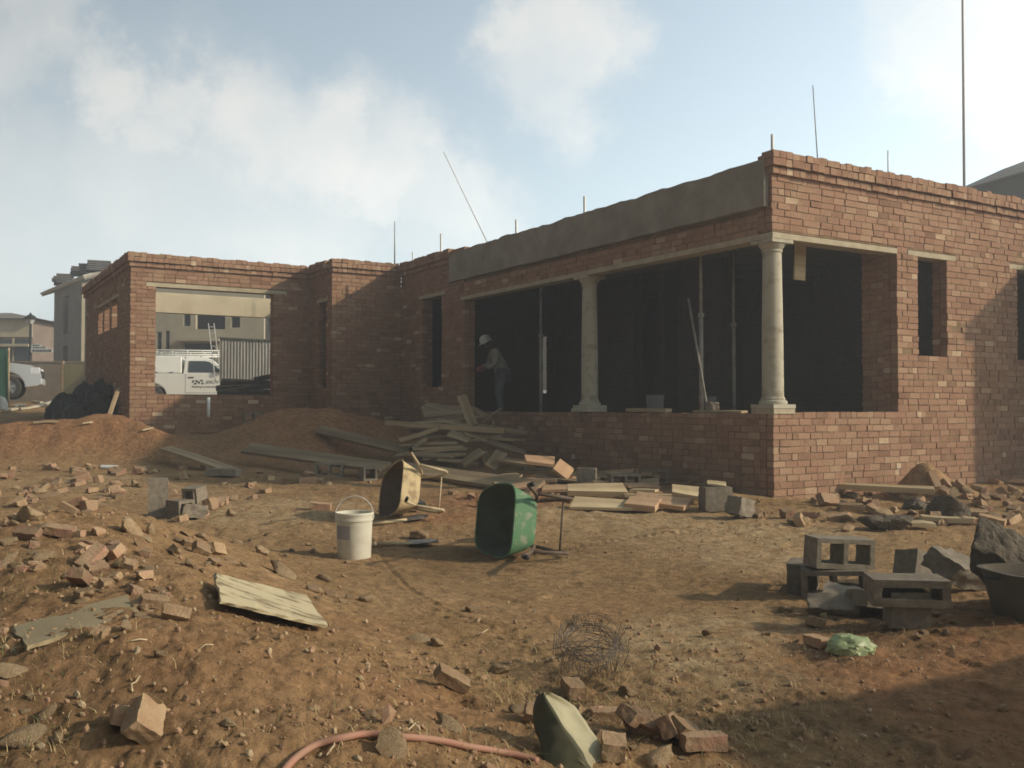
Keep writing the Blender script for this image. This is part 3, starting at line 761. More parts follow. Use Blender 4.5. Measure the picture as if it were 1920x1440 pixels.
# explicit pieces: kind, px, py (base), size, yaw deg, tilt, label
EX = [
    ('brick', 172, 1062, 1.0, 60, (.2, -.4), 'pinkish brick tilted end up on the dark side of the left soil ridge', 0),
    ('brick', 207, 1050, 1.0, 150, (-.5, .3), 'dull red brick lying loose just right of the tilted pinkish brick', 0),
    ('brick', 150, 1100, 1.05, 95, (.1, .5), 'square ended red brick poking out of the left soil ridge', 2),
    ('stone', 186, 1112, .10, 0, None, 'small pale rubble lump beside the square ended brick', 1),
    ('brick', 290, 1138, .8, 35, (.3, .1), 'brick lying above the buried grey board', 1),
    ('brick', 331, 1162, .72, 20, (.9, .2), 'dusty brick standing on edge in the shadow of the raised pale board', 1),
    ('shard', 238, 1180, .22, 80, (1.2, .2), 'upright pale shard at the right end of the buried grey board', 0),
    ('stone', 262, 1158, .14, 0, None, 'grey brown stone behind the upright pale shard', 0),
    ('brick', 113, 1005, 1.0, 10, (.2, .1), 'dull red brick on the crest of the left soil ridge', 0),
    ('stone', 60, 975, .26, 30, None, 'reddish rock on the left end of the ridge crest', 2),
    ('stone', 32, 978, .2, 30, None, 'angular rock at the far left of the ridge crest', 3),
    ('stone', 80, 1052, .24, 0, None, 'big tan clod on the left slope below the ridge crest', 0),
    ('stone', 18, 1055, .22, 70, None, 'grey tan rock at the left border under the ridge crest', 1),
    ('stone', 38, 1072, .15, 70, None, 'reddish wedge shaped rock near the left border', 3),
    ('stone', 14, 1022, .2, 10, None, 'flat lit rock against the left border of the slope', 2),
    ('brick', 52, 1008, .9, 170, None, 'brick half buried behind the tan clod', 2),
    ('shard', 80, 990, .2, 20, None, 'flat pale fragment just below the ridge crest', 2),
    ('bat', 270, 1382, 1.35, 100, (.9, -.25), 'large pale pink brick standing out of the near soil, lower left', 1),
    ('bat', 236, 1362, 1.2, 120, (.3, .4), 'dark shaded brick leaning against the large pale pink brick', 0),
    ('stone', 85, 1345, .2, 0, None, 'heap of reddish crumbly rubble near the lower left', 0),
    ('shard', 38, 1392, .42, 25, (.35, .1), 'broad grey stone slab in the lower left corner', 0),
    ('shard', 20, 1260, .3, 50, (.3, .2), 'greenish grey flat stone at the left border', 2),
    ('stone', 430, 1360, .16, 0, None, 'soil covered stone right of the large pale pink brick', 1),
    ('stone', 300, 1232, .14, 0, None, 'dusty stone on the smooth soil under the buried board', 2),
    ('brick', 148, 893, 1.0, 40, (.2, .3), 'dark brick at the foot of the red soil mound', 0),
    ('bat', 184, 905, 1.0, 90, (1.3, 0), 'half brick standing upright in front of the white pipe', 2),
    ('stone', 254, 912, .17, 0, None, 'round dark stone right of the white pipe', 2),
    ('stone', 285, 888, .22, 0, None, 'pale pointed stone near the grey plank end', 3),
    ('bat', 258, 890, 1.2, 0, None, 'dark broken brick left of the pale pointed stone', 0),
    ('brick', 343, 898, 1.1, 100, (1.2, .1), 'brick standing on end by the flat kerb piece', 1),
    ('bat', 103, 915, 1.1, 10, None, 'tan broken brick on the sandy strip, left', 1),
    ('bat', 219, 930, 1.2, 30, None, 'dark broken brick left of the upended cement block', 0),
    ('bat', 165, 958, 1.1, 70, (1.2, 0), 'small brick end standing on the left sand', 2),
    ('stone', 183, 953, .1, 0, None, 'small dark stone beside the standing brick end', 1),
    ('bat', 394, 955, 1.2, 80, (1.3, .1), 'square brick stub right of the cement block pair', 2),
    ('bat', 381, 968, 1.1, 70, (1.3, .2), 'brick stub leaning in front of the square stub', 0),
    ('stone', 435, 968, .14, 0, None, 'tan stone alone on the pale sand', 2),
    ('bat', 376, 1040, 1.2, 30, (.4, .2), 'pale broken brick on the right shoulder of the ridge', 1),
    ('brick', 407, 1040, 1.0, 75, (.9, .1), 'tan brick leaning upright on the ridge shoulder', 1),
    ('shard', 432, 1055, .2, -20, (.3, .1), 'long pale chip at the toe of the ridge', 1),
    ('stone', 281, 1000, .17, 0, (0, 1.2), 'pale egg shaped stone on the ridge crest', 3),
    ('stone', 245, 1000, .3, 0, None, 'broad brown clod on top of the soil ridge', 0),
    ('stone', 335, 1018, .12, 0, None, 'small stone on the sunlit side of the ridge', 1),
    ('brick', 601, 956, 1.0, 5, (0, 0), 'single dark brick lying flat left of the white bucket', 0),
    ('brick', 548, 905, 1.0, 0, (0, 0), 'brick lying flat in the edge of the house shadow, left of its twin', 1),
    ('brick', 577, 905, 1.0, 8, (0, 0), 'brick lying flat in the edge of the house shadow, right of its twin', 0),
    ('shard', 500, 1004, .09, 0, None, 'tiny white chip on the pale sand', 0),
    ('stone', 490, 1038, .18, 0, None, 'dark clod on the toe of the ridge', 0),
    ('shard', 528, 1078, .36, -25, (.3, .2), 'long pale wedge of mortar at the toe of the ridge', 0),
    ('stone', 608, 1088, .2, 0, None, 'dark topped stone near the white bucket', 1),
    ('shard', 588, 1108, .3, -35, (.2, .1), 'long narrow tan stone behind the raised pale board', 1),
    ('shard', 620, 1118, .24, -35, (.2, .1), 'tan stone next to the long narrow one', 1),
    ('stone', 641, 1130, .1, 0, None, 'pale small stone in the row at the ridge toe', 2),
    ('stone', 655, 1122, .11, 0, None, 'greyish stone at the right end of the ridge toe row', 0),
    ('stone', 688, 1128, .2, 40, None, 'angular stone with a lit right face on the smooth ground', 3),
    ('stone', 884, 1146, .13, 0, None, 'lone dark stone on the smooth brown ground', 2),
    ('stone', 838, 1160, .08, 0, None, 'tiny pale stone left of the lone dark stone', 1),
    ('shard', 790, 1200, .26, 10, None, 'pale flat stone at the end of the ridge', 2),
    ('stone', 818, 1210, .18, 10, None, 'dark edged stone right of the pale flat one', 0),
    ('brick', 848, 1292, 1.0, 15, (.2, .3), 'dusty brick half sunk in the red soil, centre foreground', 1),
    ('stone', 936, 1262, .26, 0, None, 'dark clod by the dry grass', 1),
    ('shard', 838, 1362, .34, -38, (.35, .25), 'long grey stone wedge right above the hose', 0),
    ('stone', 692, 1345, .16, 0, None, 'dark earthy stone above the hose', 3),
    ('shard', 738, 1412, .32, -20, (.5, .4), 'broad tan stone lying across the red hose', 2),
    ('stone', 970, 1338, .24, 0, None, 'orange clod in the dry grass left of the bent sheet', 0),
    ('bat', 1002, 1352, 1.0, 0, (.5, .2), 'pinkish chip touching the left of the bent sheet', 1),
    ('brick', 1075, 1300, 1.1, 100, (.05, .1), 'grey topped brick below the wire coil', 1),
    ('brick', 1146, 1352, 1.1, 5, (.15, 0), 'pale pink topped brick in the front brick cluster', 1),
    ('stone', 1125, 1380, .22, 60, None, 'long dusty stone right of the bent sheet', 1),
    ('brick', 1150, 1412, 1.15, 85, (0, .1), 'tan brick with a lit right edge, front row', 1),
    ('brick', 1186, 1372, 1.1, 60, (.4, .5), 'dark brick standing on a corner in the front cluster', 0),
    ('brick', 1214, 1376, 1.1, -30, (.5, .2), 'brown brick resting against the corner standing brick', 2),
    ('brick', 1255, 1385, 1.15, 70, (.9, .2), 'dark brick leaning upright in the front cluster', 0),
    ('brick', 1285, 1392, 1.1, 50, (.5, .3), 'dusty brick right of the leaning dark one', 1),
    ('brick', 1319, 1402, 1.1, 10, (0, .1), 'dark faced brick with a pink top, right end of the front cluster', 0),
    ('stone', 1232, 1432, .34, 0, None, 'large pinkish rock cut by the lower border', 0),
    ('stone', 1186, 1405, .1, 0, None, 'small stone between the front bricks', 2),
    ('stone', 1178, 1305, .2, 0, None, 'soil coloured stone right of the wire coil', 2),
    ('stone', 1329, 1190, .15, 0, None, 'round dark stone alone right of the wire coil', 2),
    ('stone', 1410, 1370, .12, 0, None, 'small dark stone in the lower right shade', 2),
    ('shard', 1398, 1282, .2, 20, None, 'pale flat crust at the edge of the lower right shade', 2),
    ('brick', 1499, 985, 1.0, 70, (1.1, 0), 'small brick standing on end on the sand near the wall', 1),
    ('bat', 1477, 970, 1.1, 20, None, 'broken brick behind the standing one near the wall', 0),
    ('brick', 1595, 958, 1.2, 0, (0, 0), 'brick supporting the long pale beam at the wall', 1),
    ('brick', 1552, 948, 1.2, 30, (1.0, .1), 'dark brick under the left half of the long pale beam', 0),
    ('stone', 1472, 1146, .17, 0, None, 'grey tan stone in front of the block stack', 1),
    ('brick', 1533, 1210, 1.0, 110, (.1, .1), 'red brick end left of the green plastic bag', 0),
    ('bat', 1530, 1175, 1.1, 40, None, 'tan broken brick behind the red brick end', 1),
    ('stone', 1732, 1190, .13, 0, None, 'small rough stone at the foot of the single wide block', 0),
    ('brick', 1826, 972, 1.2, -15, (0, 0), 'pale dusty brick at the edge of the rubble by the wall', 1),
    ('brick', 1860, 985, 1.1, -35, (0, .1), 'pale brick with a lit right end in front of the rubble', 1),
    ('shard', 1590, 994, .2, 8, None, 'thin splinter on the sand by the rubble', 1),
    ('stone', 1495, 1205, .08, 0, None, 'small white stone left of the red brick end', 1),
]
for kind, px, py, sz, yaw, tilt, lab, var in EX:
    p = on_ground(px, py)
    dd = p.y
    if kind in ('stone', 'shard'): sz *= max(.36, min(.95, dd / 9.5))
    elif dd < 6.5: sz *= .64
    loose(kind, p, sz, R(yaw), tilt, lab, None, var, sink=.5 if kind in ('stone', 'shard') else .35)

# scattered zones: x0,x1,y0,y1,count,kinds,size,label,group
ZONES = [
    (1500, 2020, 928, 984, 84, 'brick bat stone bat stone', (.10, .22), 'one of the dusty bricks and lumps heaped along the foot of the sunlit wall', 'rubble along the sunlit wall'),
    (960, 1400, 892, 936, 46, 'bat brick shard stone', (.10, .2), 'dusty lump of rubble heaped along the shaded foot of the verandah wall', 'rubble along the verandah wall'),
    (840, 1080, 925, 948, 18, 'bat shard bat', (.08, .15), 'small red brick fragment in the strip between the two wheelbarrows', 'brick fragments between the wheelbarrows'),
    (-160, 270, 872, 960, 88, 'bat stone shard brick', (.08, .18), 'brick or stone fragment strewn in front of the red soil mound', 'fragments in front of the red mound'),
    (250, 480, 872, 960, 26, 'bat stone shard', (.07, .15), 'rubble fragment strewn around the cement block pair on the left', 'fragments around the left blocks'),
    (-200, 430, 965, 1075, 74, 'bat stone shard stone bat', (.08, .18), 'fragment lying on the crest and side of the left soil ridge', 'fragments on the left ridge'),
    (470, 700, 885, 925, 14, 'bat stone shard', (.08, .16), 'fragment in the shade under the long planks', 'fragments under the long planks'),
    (1350, 1500, 940, 985, 10, 'bat stone shard', (.06, .12), 'fragment on the sand by the brick corner of the house', 'fragments by the house corner'),
    (1420, 1800, 1130, 1200, 16, 'stone shard stone', (.06, .14), 'lump of broken block lying around the stacked cement blocks', 'lumps around the stacked blocks'),
    (1750, 1915, 900, 935, 16, 'brick bat stone', (.12, .25), 'brick in the shaded rubble at the far end of the wall', 'shaded rubble at the wall end'),
    (400, 700, 1010, 1130, 22, 'stone shard', (.06, .12), 'small stone along the toe of the ridge by the raised board', 'stones at the ridge toe'),
    (760, 980, 1190, 1330, 12, 'stone shard', (.05, .1), 'small clod around the sunken brick in the centre foreground', 'clods in the centre foreground'),
    (-150, 360, 1060, 1200, 34, 'stone bat shard', (.08, .16), 'small rubble piece around the half sunk muddy board', 'pieces around the muddy board'),
    (1050, 1340, 1330, 1430, 14, 'bat stone shard', (.08, .16), 'small brick chip filling the front brick cluster', 'chips in the front brick cluster'),
    (5, 130, 1300, 1430, 8, 'stone shard', (.06, .12), 'small clod in the shaded lower left corner', 'clods in the lower left corner'),
]
for zi, (x0, x1, y0, y1, n, kinds, (s0, s1), lab, grp) in enumerate(ZONES):
    rz = random.Random(zi * 13 + 1); ks = kinds.split()
    for i in range(n):
        p = on_ground(rz.uniform(x0, x1), rz.uniform(y0, y1))
        k = rz.choice(ks)
        s = rz.uniform(s0, s1) * max(.4, min(1, p.y / 10))
        if k in ('brick', 'bat'): s = rz.uniform(.75, 1.0) * max(.55, min(1, p.y / 9))
        loose(k, p, s, None, None, lab, grp, None, .55, rz)

# gravel and dry grass: nobody could count them
def gravel():
    rz = random.Random(3); b = MB(); n = 0
    base = []
    for s in range(4):
        me = rock('g', M_STONE, 30 + s, 1, .8, .6, .3, 1); base.append(([v.co.copy() for v in me.vertices], [tuple(p.vertices) for p in me.polygons])); bpy.data.meshes.remove(me)
    while n < 7000:
        d = 2.6 * (8.0 ** rz.random()); a = R(rz.uniform(-33, 33)); x, y = d * math.sin(a), d * math.cos(a)
        dens = .55 + noise.noise(Vector((x * .8, y * .8, 4))) * 1.1
        work = math.exp(-(((x - .4) / 1.7) ** 2 + ((y - 6.6) / 1.6) ** 2))
        if rz.random() > dens * (1 - .93 * work): continue
        n += 1
        s = .004 + .016 * rz.random() ** 3
        if rz.random() < .02: s *= 2.0
        vs_, fs = rz.choice(base); q = Euler((rz.uniform(0, 6), rz.uniform(0, 6), rz.uniform(0, 6))).to_matrix()
        z = H(x, y); k = len(b.v); mi = rz.choice([0, 0, 1, 1, 2])
        for c in vs_:
            w = q @ (c * s * 2); b.v.append((x + w.x, y + w.y, z + w.z + s * .3))
        for f in fs: b.f.append(tuple(k + i for i in f)); b.mi.append(mi); b.t.append(0)
    o = b.build('gravel', [mat('soil_crumb', (.36, .24, .135), .95, (.26, .16, .085), 30, 0), mat('brick_crumb', (.34, .22, .135), .95, (.27, .15, .09), 30, 0), mat('pale_crumb', (.41, .30, .18), .95, (.32, .24, .15), 30, 0)])
    prop(o, 'crumbs of brick, mortar and small stones strewn all over the building site soil', 'gravel', kind='stuff')
gravel()

def dry_grass():
    rz = random.Random(5); b = MB()
    spots = [(on_ground(970, 1300), .28, 420), (on_ground(1120, 1345), .3, 260), (on_ground(1250, 1300), .45, 320), (on_ground(1350, 1230), .5, 220), (on_ground(40, 1080), .35, 260), (on_ground(20, 900), .4, 260), (on_ground(30, 1250), .3, 200),
             (on_ground(1620, 1225), .25, 160), (on_ground(700, 1400), .4, 120), (on_ground(1450, 1330), .5, 160), (on_ground(15, 1420), .2, 160), (on_ground(900, 1230), .35, 110), (on_ground(1000, 1420), .3, 160), (on_ground(1350, 1400), .4, 200), (on_ground(500, 1300), .8, 60), (on_ground(1640, 1160), .5, 60)]
    for p, r, n in spots:
        for i in range(n):
            a = rz.uniform(0, 6.28); d = r * math.sqrt(rz.random()) * (1.3 if rz.random() < .2 else 1)
            x, y = p.x + d * math.cos(a), p.y + d * math.sin(a); z = H(x, y)
            h = rz.uniform(.015, .06); an = rz.uniform(0, 6.28); lean = rz.uniform(.2, 1.6)
            dx, dy = math.cos(an), math.sin(an); w = rz.uniform(.0008, .0018)
            q = []
            for t, ww in ((0, 1), (.5, .8), (1, .1)):
                cx = x + dx * lean * h * t * t * 1.2; cy = y + dy * lean * h * t * t * 1.2; cz = z - .003 + h * t * (1 - .35 * min(lean, 1.2) * t)
                q.append(((cx - dy * w * ww, cy + dx * w * ww, cz), (cx + dy * w * ww, cy - dx * w * ww, cz)))
            mi = 0 if rz.random() < .7 else (1 if p.x > -1.0 else 2)
            b.quad([q[0][0], q[0][1], q[1][1], q[1][0]], mi); b.quad([q[1][0], q[1][1], q[2][1], q[2][0]], mi)
    o = b.build('dry_grass', [mat('straw', (.48, .37, .19), .8, (.34, .25, .12), 3, 0), mat('straw_olive', (.30, .25, .11), .8, (.22, .18, .08), 3, 0), mat('weed_green', (.13, .16, .05), .8, (.09, .11, .04), 3, 0)])
    prop(o, 'thin dry yellowish grass and straw in patches on the soil', 'grass', kind='stuff')
dry_grass()

# ------------------------------------------------------------------ timber
def curved_twig(name, pts, r, m, label, cat, group=None):
    o = MB().tube(pts, r, 6).build(name, m, smooth=True); return prop(o, label, cat, group)

def plank(p0, p1, w, t, m, label, roll=0.0, name='plank', group='scrap planks by the verandah wall', cat='plank', warp=.01):
    p0, p1 = Vector(p0), Vector(p1)
    c = (p0 + p1) / 2; X = (p1 - p0); Ln = X.length; X.normalize()
    Y = Vector((0, 0, 1)).cross(X)
    if Y.length < .05: Y = Vector((1, 0, 0))
    Y.normalize(); Z = X.cross(Y)
    Y2 = Y * math.cos(roll) + Z * math.sin(roll); Z2 = X.cross(Y2)
    b = MB(); n = max(2, int(Ln / .25)); rr = random.Random(int(Ln * 1000) + int(w * 1000))
    ph = rr.uniform(0, 6)
    e0, e1 = rr.uniform(-.03, .03), rr.uniform(-.03, .03)
    V = []
    for i in range(n + 1):
        s = i / n; u = -Ln / 2 + Ln * s
        bend = math.sin(s * 3.14) * warp * math.sin(ph)
        tw = (s - .5) * .08 * math.cos(ph)
        for sy, sz in ((-1, -1), (1, -1), (1, 1), (-1, 1)):
            uu = u + (e0 * sy if i == 0 else 0) + (e1 * sy if i == n else 0)
            V.append((uu, sy * w / 2 * (1 + rr.uniform(-.02, .02)), sz * t / 2 + bend + tw * sy * w))
    b.v = V
    for i in range(n):
        for k in range(4):
            b.f.append((i * 4 + k, i * 4 + (k + 1) % 4, (i + 1) * 4 + (k + 1) % 4, (i + 1) * 4 + k)); b.mi.append(0); b.t.append(0)
    b.f.append((3, 2, 1, 0)); b.f.append(tuple(n * 4 + k for k in range(4))); b.mi += [0, 0]; b.t += [0, 0]
    o = b.build(name, m, bevel=min(.004, t * .15), recalc=True)
    mw = Matrix((X, Y2, Z2)).transposed().to_4x4(); mw.translation = c
    o.matrix_world = mw
    prop(o, label, cat, group)
    return o

G = on_ground
def up(p, h): return Vector((p.x, p.y, p.z + h))
# long planks
plank(at(462, 840, 15.2), at(722, 876, 13.3), .24, .05, M_WOOD, 'long grey scaffold plank lying left of the tipped cream wheelbarrow', .5, 'scaffold_plank', 'long scaffold planks')
plank(at(735, 874, 13.6), up(G(1012, 921), .05), .26, .05, M_WOOD, 'long scaffold plank behind the cream wheelbarrow with its right end in the sun', .45, 'scaffold_plank', 'long scaffold planks')
plank(at(598, 806, 16.6), at(868, 868, 14.4), .20, .05, M_WOOD, 'grey plank sloping down from the shaded soil heap to the scrap pile', .55, 'scaffold_plank', 'long scaffold planks')
plank(at(310, 841, 15.4), up(G(432, 886), .03), .22, .05, M_WOOD, 'grey plank lying off the right toe of the red soil mound', .1, 'scaffold_plank', 'long scaffold planks')
plank(up(G(392, 892), .05), up(G(448, 893), .05), .2, .10, M_BLOCK, 'short flat grey kerb piece in the shade beside the sand', 0, 'kerb_stone', None, 'kerb stone')
plank(at(198, 800, 17.6), at(222, 729, 19.2), .08, .04, M_WOOD, 'grey plank leaning against the shaded garage wall', .2, 'leaning_plank', None)
# scrap pile in front of the verandah wall
PL = [
    (722, 792, 15.3, 946, 808, 14.8, .09, .08, M_WOOD, 'long square pole lying level across the scrap timber pile', 0),
    (866, 742, 15.6, 888, 800, 15.2, .16, .04, M_WOOD, 'plank standing up steeply out of the scrap timber pile', .9),
    (748, 826, 14.9, 822, 803, 14.9, .10, .05, M_WOOD, 'short batten pointing down left from the pole in the scrap pile', .2),
    (772, 842, 14.6, 868, 838, 14.6, .10, .04, M_WOOD, 'thin batten low in the scrap timber pile', .1),
    (798, 792, 15.6, 905, 780, 15.8, .25, .03, M_WOOD, 'wide thin board under the upper sheets of the scrap pile', .25),
    (792, 773, 15.9, 880, 768, 16.1, .45, .03, M_WOOD, 'broad warped sheet at the top of the scrap timber pile', .35),
    (800, 758, 16.2, 868, 776, 15.9, .25, .03, M_WOOD, 'narrow sheet lying across the top left of the scrap pile', .3),
    (842, 812, 14.9, 880, 826, 14.8, .18, .03, M_WOOD, 'short board under the pole in the scrap pile', .5),
    (870, 812, 14.9, 915, 826, 14.9, .12, .03, M_WOOD, 'short slat beneath the steep plank', .4),
    (912, 826, 14.9, 985, 850, 14.4, .12, .04, M_WOOD, 'long board running right out of the scrap pile', .4),
    (868, 870, 13.9, 905, 845, 14.0, .15, .04, M_WOOD, 'short pale board propped at the foot of the scrap pile', .5),
    (918, 878, 13.7, 940, 848, 14.0, .18, .04, M_WOOD, 'short wide board standing to the right of the propped one', .7),
    (908, 846, 14.1, 916, 872, 13.9, .12, .04, M_WOOD, 'small dark offcut between the two propped boards', .5),
    (880, 762, 16.0, 912, 782, 15.8, .12, .03, M_WOOD, 'offcut sloping right behind the steep plank', .3),
    (905, 790, 15.7, 940, 766, 15.9, .04, .03, M_WOOD, 'thin branch like stick on the right of the scrap pile', 0),
    (775, 838, 14.8, 800, 822, 14.8, .2, .05, M_WOOD, 'grey block of timber at the left of the scrap pile', .2),
    (900, 800, 15.2, 990, 812, 15.0, .14, .04, M_WOOD, 'dim board behind the right end of the level pole', .3),
    (820, 862, 14.2, 898, 868, 14.0, .16, .03, M_WOOD, 'low flat board at the front foot of the scrap pile', .1),
    (760, 850, 14.6, 850, 856, 14.2, .12, .04, M_WOOD, 'dull batten under the sloping grey plank', .1),
    (940, 862, 13.8, 1010, 872, 13.5, .2, .04, M_WOOD, 'shaded board lying right of the scrap pile', .2),
]
for x0, y0, d0, x1, y1, d1, w, t, m, lab, roll in PL:
    plank(at(x0, y0, d0), at(x1, y1, d1), w, t, m, lab, roll)
# keep the pile up on a low bed of offcuts
for i in range(16):
    rz = random.Random(190 + i); p = on_ground(rz.uniform(930, 1290), rz.uniform(893, 925)); a = rz.uniform(-.9, .9); l = rz.uniform(.15, .45)
    d = Vector((math.cos(a), math.sin(a), rz.uniform(-.1, .15))) * l; p.z += .05
    plank(p - d, p + d, rz.uniform(.06, .18), .03, M_WOOD if rz.random() < .6 else M_WOODO, 'one of the short broken boards strewn between the scrap pile and the house corner', rz.uniform(0, .6), group='broken boards by the house corner', cat='offcut', name='timber_offcut')
for i in range(14):
    rz = random.Random(90 + i); x = rz.uniform(780, 930); y = rz.uniform(785, 862)
    p = at(x, y, 15.7 - (y - 785) / 77 * 1.4); a = rz.uniform(-.6, .6); l = rz.uniform(.25, .6)
    d = Vector((math.cos(a), math.sin(a) * .6, rz.uniform(-.15, .15))) * l
    plank(p - d, p + d, rz.uniform(.08, .2), .035, M_WOOD, 'one of the short grey offcuts buried inside the scrap timber pile', rz.uniform(-.4, .4), group='offcuts inside the scrap pile', cat='offcut', name='timber_offcut')

def board(px, py, Ln, w, t, yaw, m, label, tiltx=0, tilty=0, h=0, name='formwork_board', group='short formwork boards by the verandah'):
    p = G(px, py); q = Euler((tiltx, tilty, R(yaw))).to_matrix()
    X = q @ Vector((1, 0, 0))
    lowz = abs(X.z) * Ln / 2 + abs((q @ Vector((0, 1, 0))).z) * w / 2
    c = Vector((p.x, p.y, H(p.x, p.y) + h + t / 2 + lowz))
    o = plank(c - X * Ln / 2, c + X * Ln / 2, w, t, m, label, tiltx, name, group, 'board', .002)
    return o
board(1012, 892, .42, .26, .05, 10, M_WOODO, 'orange lit board lying on top of others near the plank end', .35, .1, .12)
board(1056, 905, .34, .24, .04, 70, M_WOODO, 'pinkish board leaning right of the orange one', .7, -.35, .02)
board(1000, 912, .62, .2, .04, -15, M_WOODO, 'long orange board beneath the topmost orange board', 0, 0, .06)
board(1055, 922, .5, .2, .04, 5, M_WOODO, 'brown board lying flat under the leaning pinkish board', .2, 0, .0)
board(1118, 935, .68, .2, .07, 0, M_WOODL, 'pale thick board in the sun, back one of a crossed pair', .4, 0, .03)
board(1135, 957, .72, .26, .035, -8, M_WOODL, 'thin pale sheet lying in front of the thick pale board', .3, .03, .0)
board(1205, 958, .34, .28, .07, -20, M_WOODO, 'two layer tan board lying flat, middle of the row', .22, .05, 0)
board(1212, 952, .24, .2, .03, -20, M_WOODO, 'small tan square on the two layer board', .22, .05, .08)
board(1252, 955, .46, .22, .05, -25, M_WOODO, 'tan board with a white streak right of the two layer board', .3, .08, .0)
board(1240, 936, .9, .1, .04, -5, M_WOODL, 'long pale batten behind the row of boards', 0, 0, .02)
board(1208, 933, .3, .16, .03, -15, M_WOODL, 'pale offcut on the long batten', 0, 0, .07)
board(1290, 942, .36, .24, .06, -12, M_WOODL, 'bright board resting against the cement block by the corner', .35, .12, .02)
plank(up(G(1500, 925), .12), up(G(1752, 935), .10), .14, .07, M_WOODL, 'long pale beam lying on bricks along the sunlit wall', .1, 'timber_beam', None, 'beam')
plank(up(G(1726, 980), .05), up(G(1828, 985), .05), .12, .05, M_WOODL, 'pale batten in front of the rubble by the sunlit wall', .05, 'batten', None, 'batten')
plank(up(G(1704, 990), .04), up(G(1752, 992), .04), .14, .04, M_WOODL, 'short pale slat left of the batten by the rubble', .05, 'batten', None, 'batten')
# raised pale board and buried board in the foreground
def quad_board(pts, t, m, label, name):
    P = [Vector(p) for p in pts]; n = (P[1] - P[0]).cross(P[3] - P[0]).normalized()
    if n.z < 0: n = -n
    b = MB(); N = 14; M_ = 5
    rr = random.Random(4)
    def S(i, j):
        u, v = i / N, j / M_
        p = P[0].lerp(P[1], u).lerp(P[3].lerp(P[2], u), v)
        return p
    for k in (0, 1):
        for i in range(N + 1):
            for j in range(M_ + 1):
                e = 0
                p = S(i, j)
                if i in (0, N) or j in (0, M_):
                    p = p + Vector((rr.uniform(-.006, .006), rr.uniform(-.006, .006), 0)) * (1 - k * 0)
                b.v.append(tuple(p + n * (t * .5 if k else -t * .5) + n * noise.noise(p * 3) * .008))
    o_ = (N + 1) * (M_ + 1)
    for i in range(N):
        for j in range(M_):
            a = i * (M_ + 1) + j; q = (a, a + 1, a + M_ + 2, a + M_ + 1)
            b.f.append(q); b.f.append(tuple(o_ + x for x in q[::-1]))
    for i in range(N):
        for j in (0, M_):
            a = i * (M_ + 1) + j; c = a + M_ + 1; b.f.append((a, c, c + o_, a + o_))
    for j in range(M_):
        for i in (0, N):
            a = i * (M_ + 1) + j; b.f.append((a, a + 1, a + 1 + o_, a + o_))
    b.mi = [0] * len(b.f); b.t = [0] * len(b.f)
    o = b.build(name, m, recalc=True)
    return prop(o, label, 'board')
M_PLY = mat('worn_plywood', (.47, .39, .24), .85, (.20, .145, .08), 4.0, .5, 25, .004, stretch=(1, 4, 4), contrast=(.38, .50))
M_PLYG = mat('muddy_plywood', (.30, .24, .14), .9, (.24, .18, .10), 2.2, .5, 20, .005, contrast=(.3, .6))
quad_board([at(402, 1076, G(402, 1100).y - .05), up(G(572, 1140), .06), up(G(615, 1192), .04), at(412, 1130, G(412, 1142).y - .1)], .013, M_PLY, 'pale worn plywood board propped up at its left end on the soil ridge', 'plywood_board')
quad_board([up(G(22, 1180), .005), up(G(235, 1118), .0), up(G(262, 1152), -.004), up(G(50, 1222), .012)], .014, M_PLYG, 'greenish grey muddy board half sunk in the soil, lower left', 'plywood_board')

# ------------------------------------------------------------------ cement blocks
def hollow_block(name='cement_block', L_=.39, W_=.19, H_=.19, web=.03, n=2, seed=1):
    # holes run along y
    b = MB(); t = web
    b.box(-L_ / 2, L_ / 2, -W_ / 2, W_ / 2, -H_ / 2, -H_ / 2 + t)
    b.box(-L_ / 2, L_ / 2, -W_ / 2, W_ / 2, H_ / 2 - t, H_ / 2)
    xs = [-L_ / 2 + .0005, L_ / 2 - t - .0005] + ([-t / 2] if n == 2 else [])
    for x in xs: b.box(x, x + t, -W_ / 2 + .0008, W_ / 2 - .0008, -H_ / 2 + t - .0005, H_ / 2 - t + .0005)
    me = b.mesh(name, M_BLOCK)
    bm = bmesh.new(); bm.from_mesh(me)
    bmesh.ops.subdivide_edges(bm, edges=bm.edges, cuts=3, use_grid_fill=True)
    for v in bm.verts: v.co += noise.noise_vector(v.co * 17 + Vector((seed, 0, 0))) * .004
    bm.to_mesh(me); bm.free()
    return me
HB = hollow_block(); HB1 = hollow_block(L_=.20, n=1, seed=5); HBW = hollow_block(L_=.39, W_=.24, H_=.14, n=1, web=.04, seed=9)
def block(me, pos, rot, label, group='hollow cement blocks', drop=True, h=0, name='cement_block'):
    o = link_mesh(name, me)
    q = Euler([R(a) for a in rot]).to_matrix()
    low = min((q @ v.co).z for v in me.vertices)
    o.rotation_euler = [R(a) for a in rot]
    o.location = (pos.x, pos.y, (H(pos.x, pos.y) - low - .008 + h) if drop else pos.z)
    return prop(o, label, 'cement block', group)
p = G(1563, 1122); block(HB, p, (2, -2, -12), 'lower block of the two block stack with two dark holes facing out')
zt = H(p.x, p.y)
p2 = Vector((p.x + .05, p.y + .04, 0)); block(HB, p2, (0, 3, 8), 'upper block sitting on the two block stack', h=.19)
p3 = G(1508, 1108); block(HB, Vector((p3.x, p3.y + .02, 0)), (0, 2, 70), 'end turned block on the left side of the two block stack')
p = G(1700, 1170); block(HBW, p, (0, 0, -8), 'wide flat topped block on a raised spot, right of the stack', h=.12)
p = Vector((p.x, p.y, 0)); block(HB1, p, (90, 0, -8), 'single hole block under the wide flat topped block')
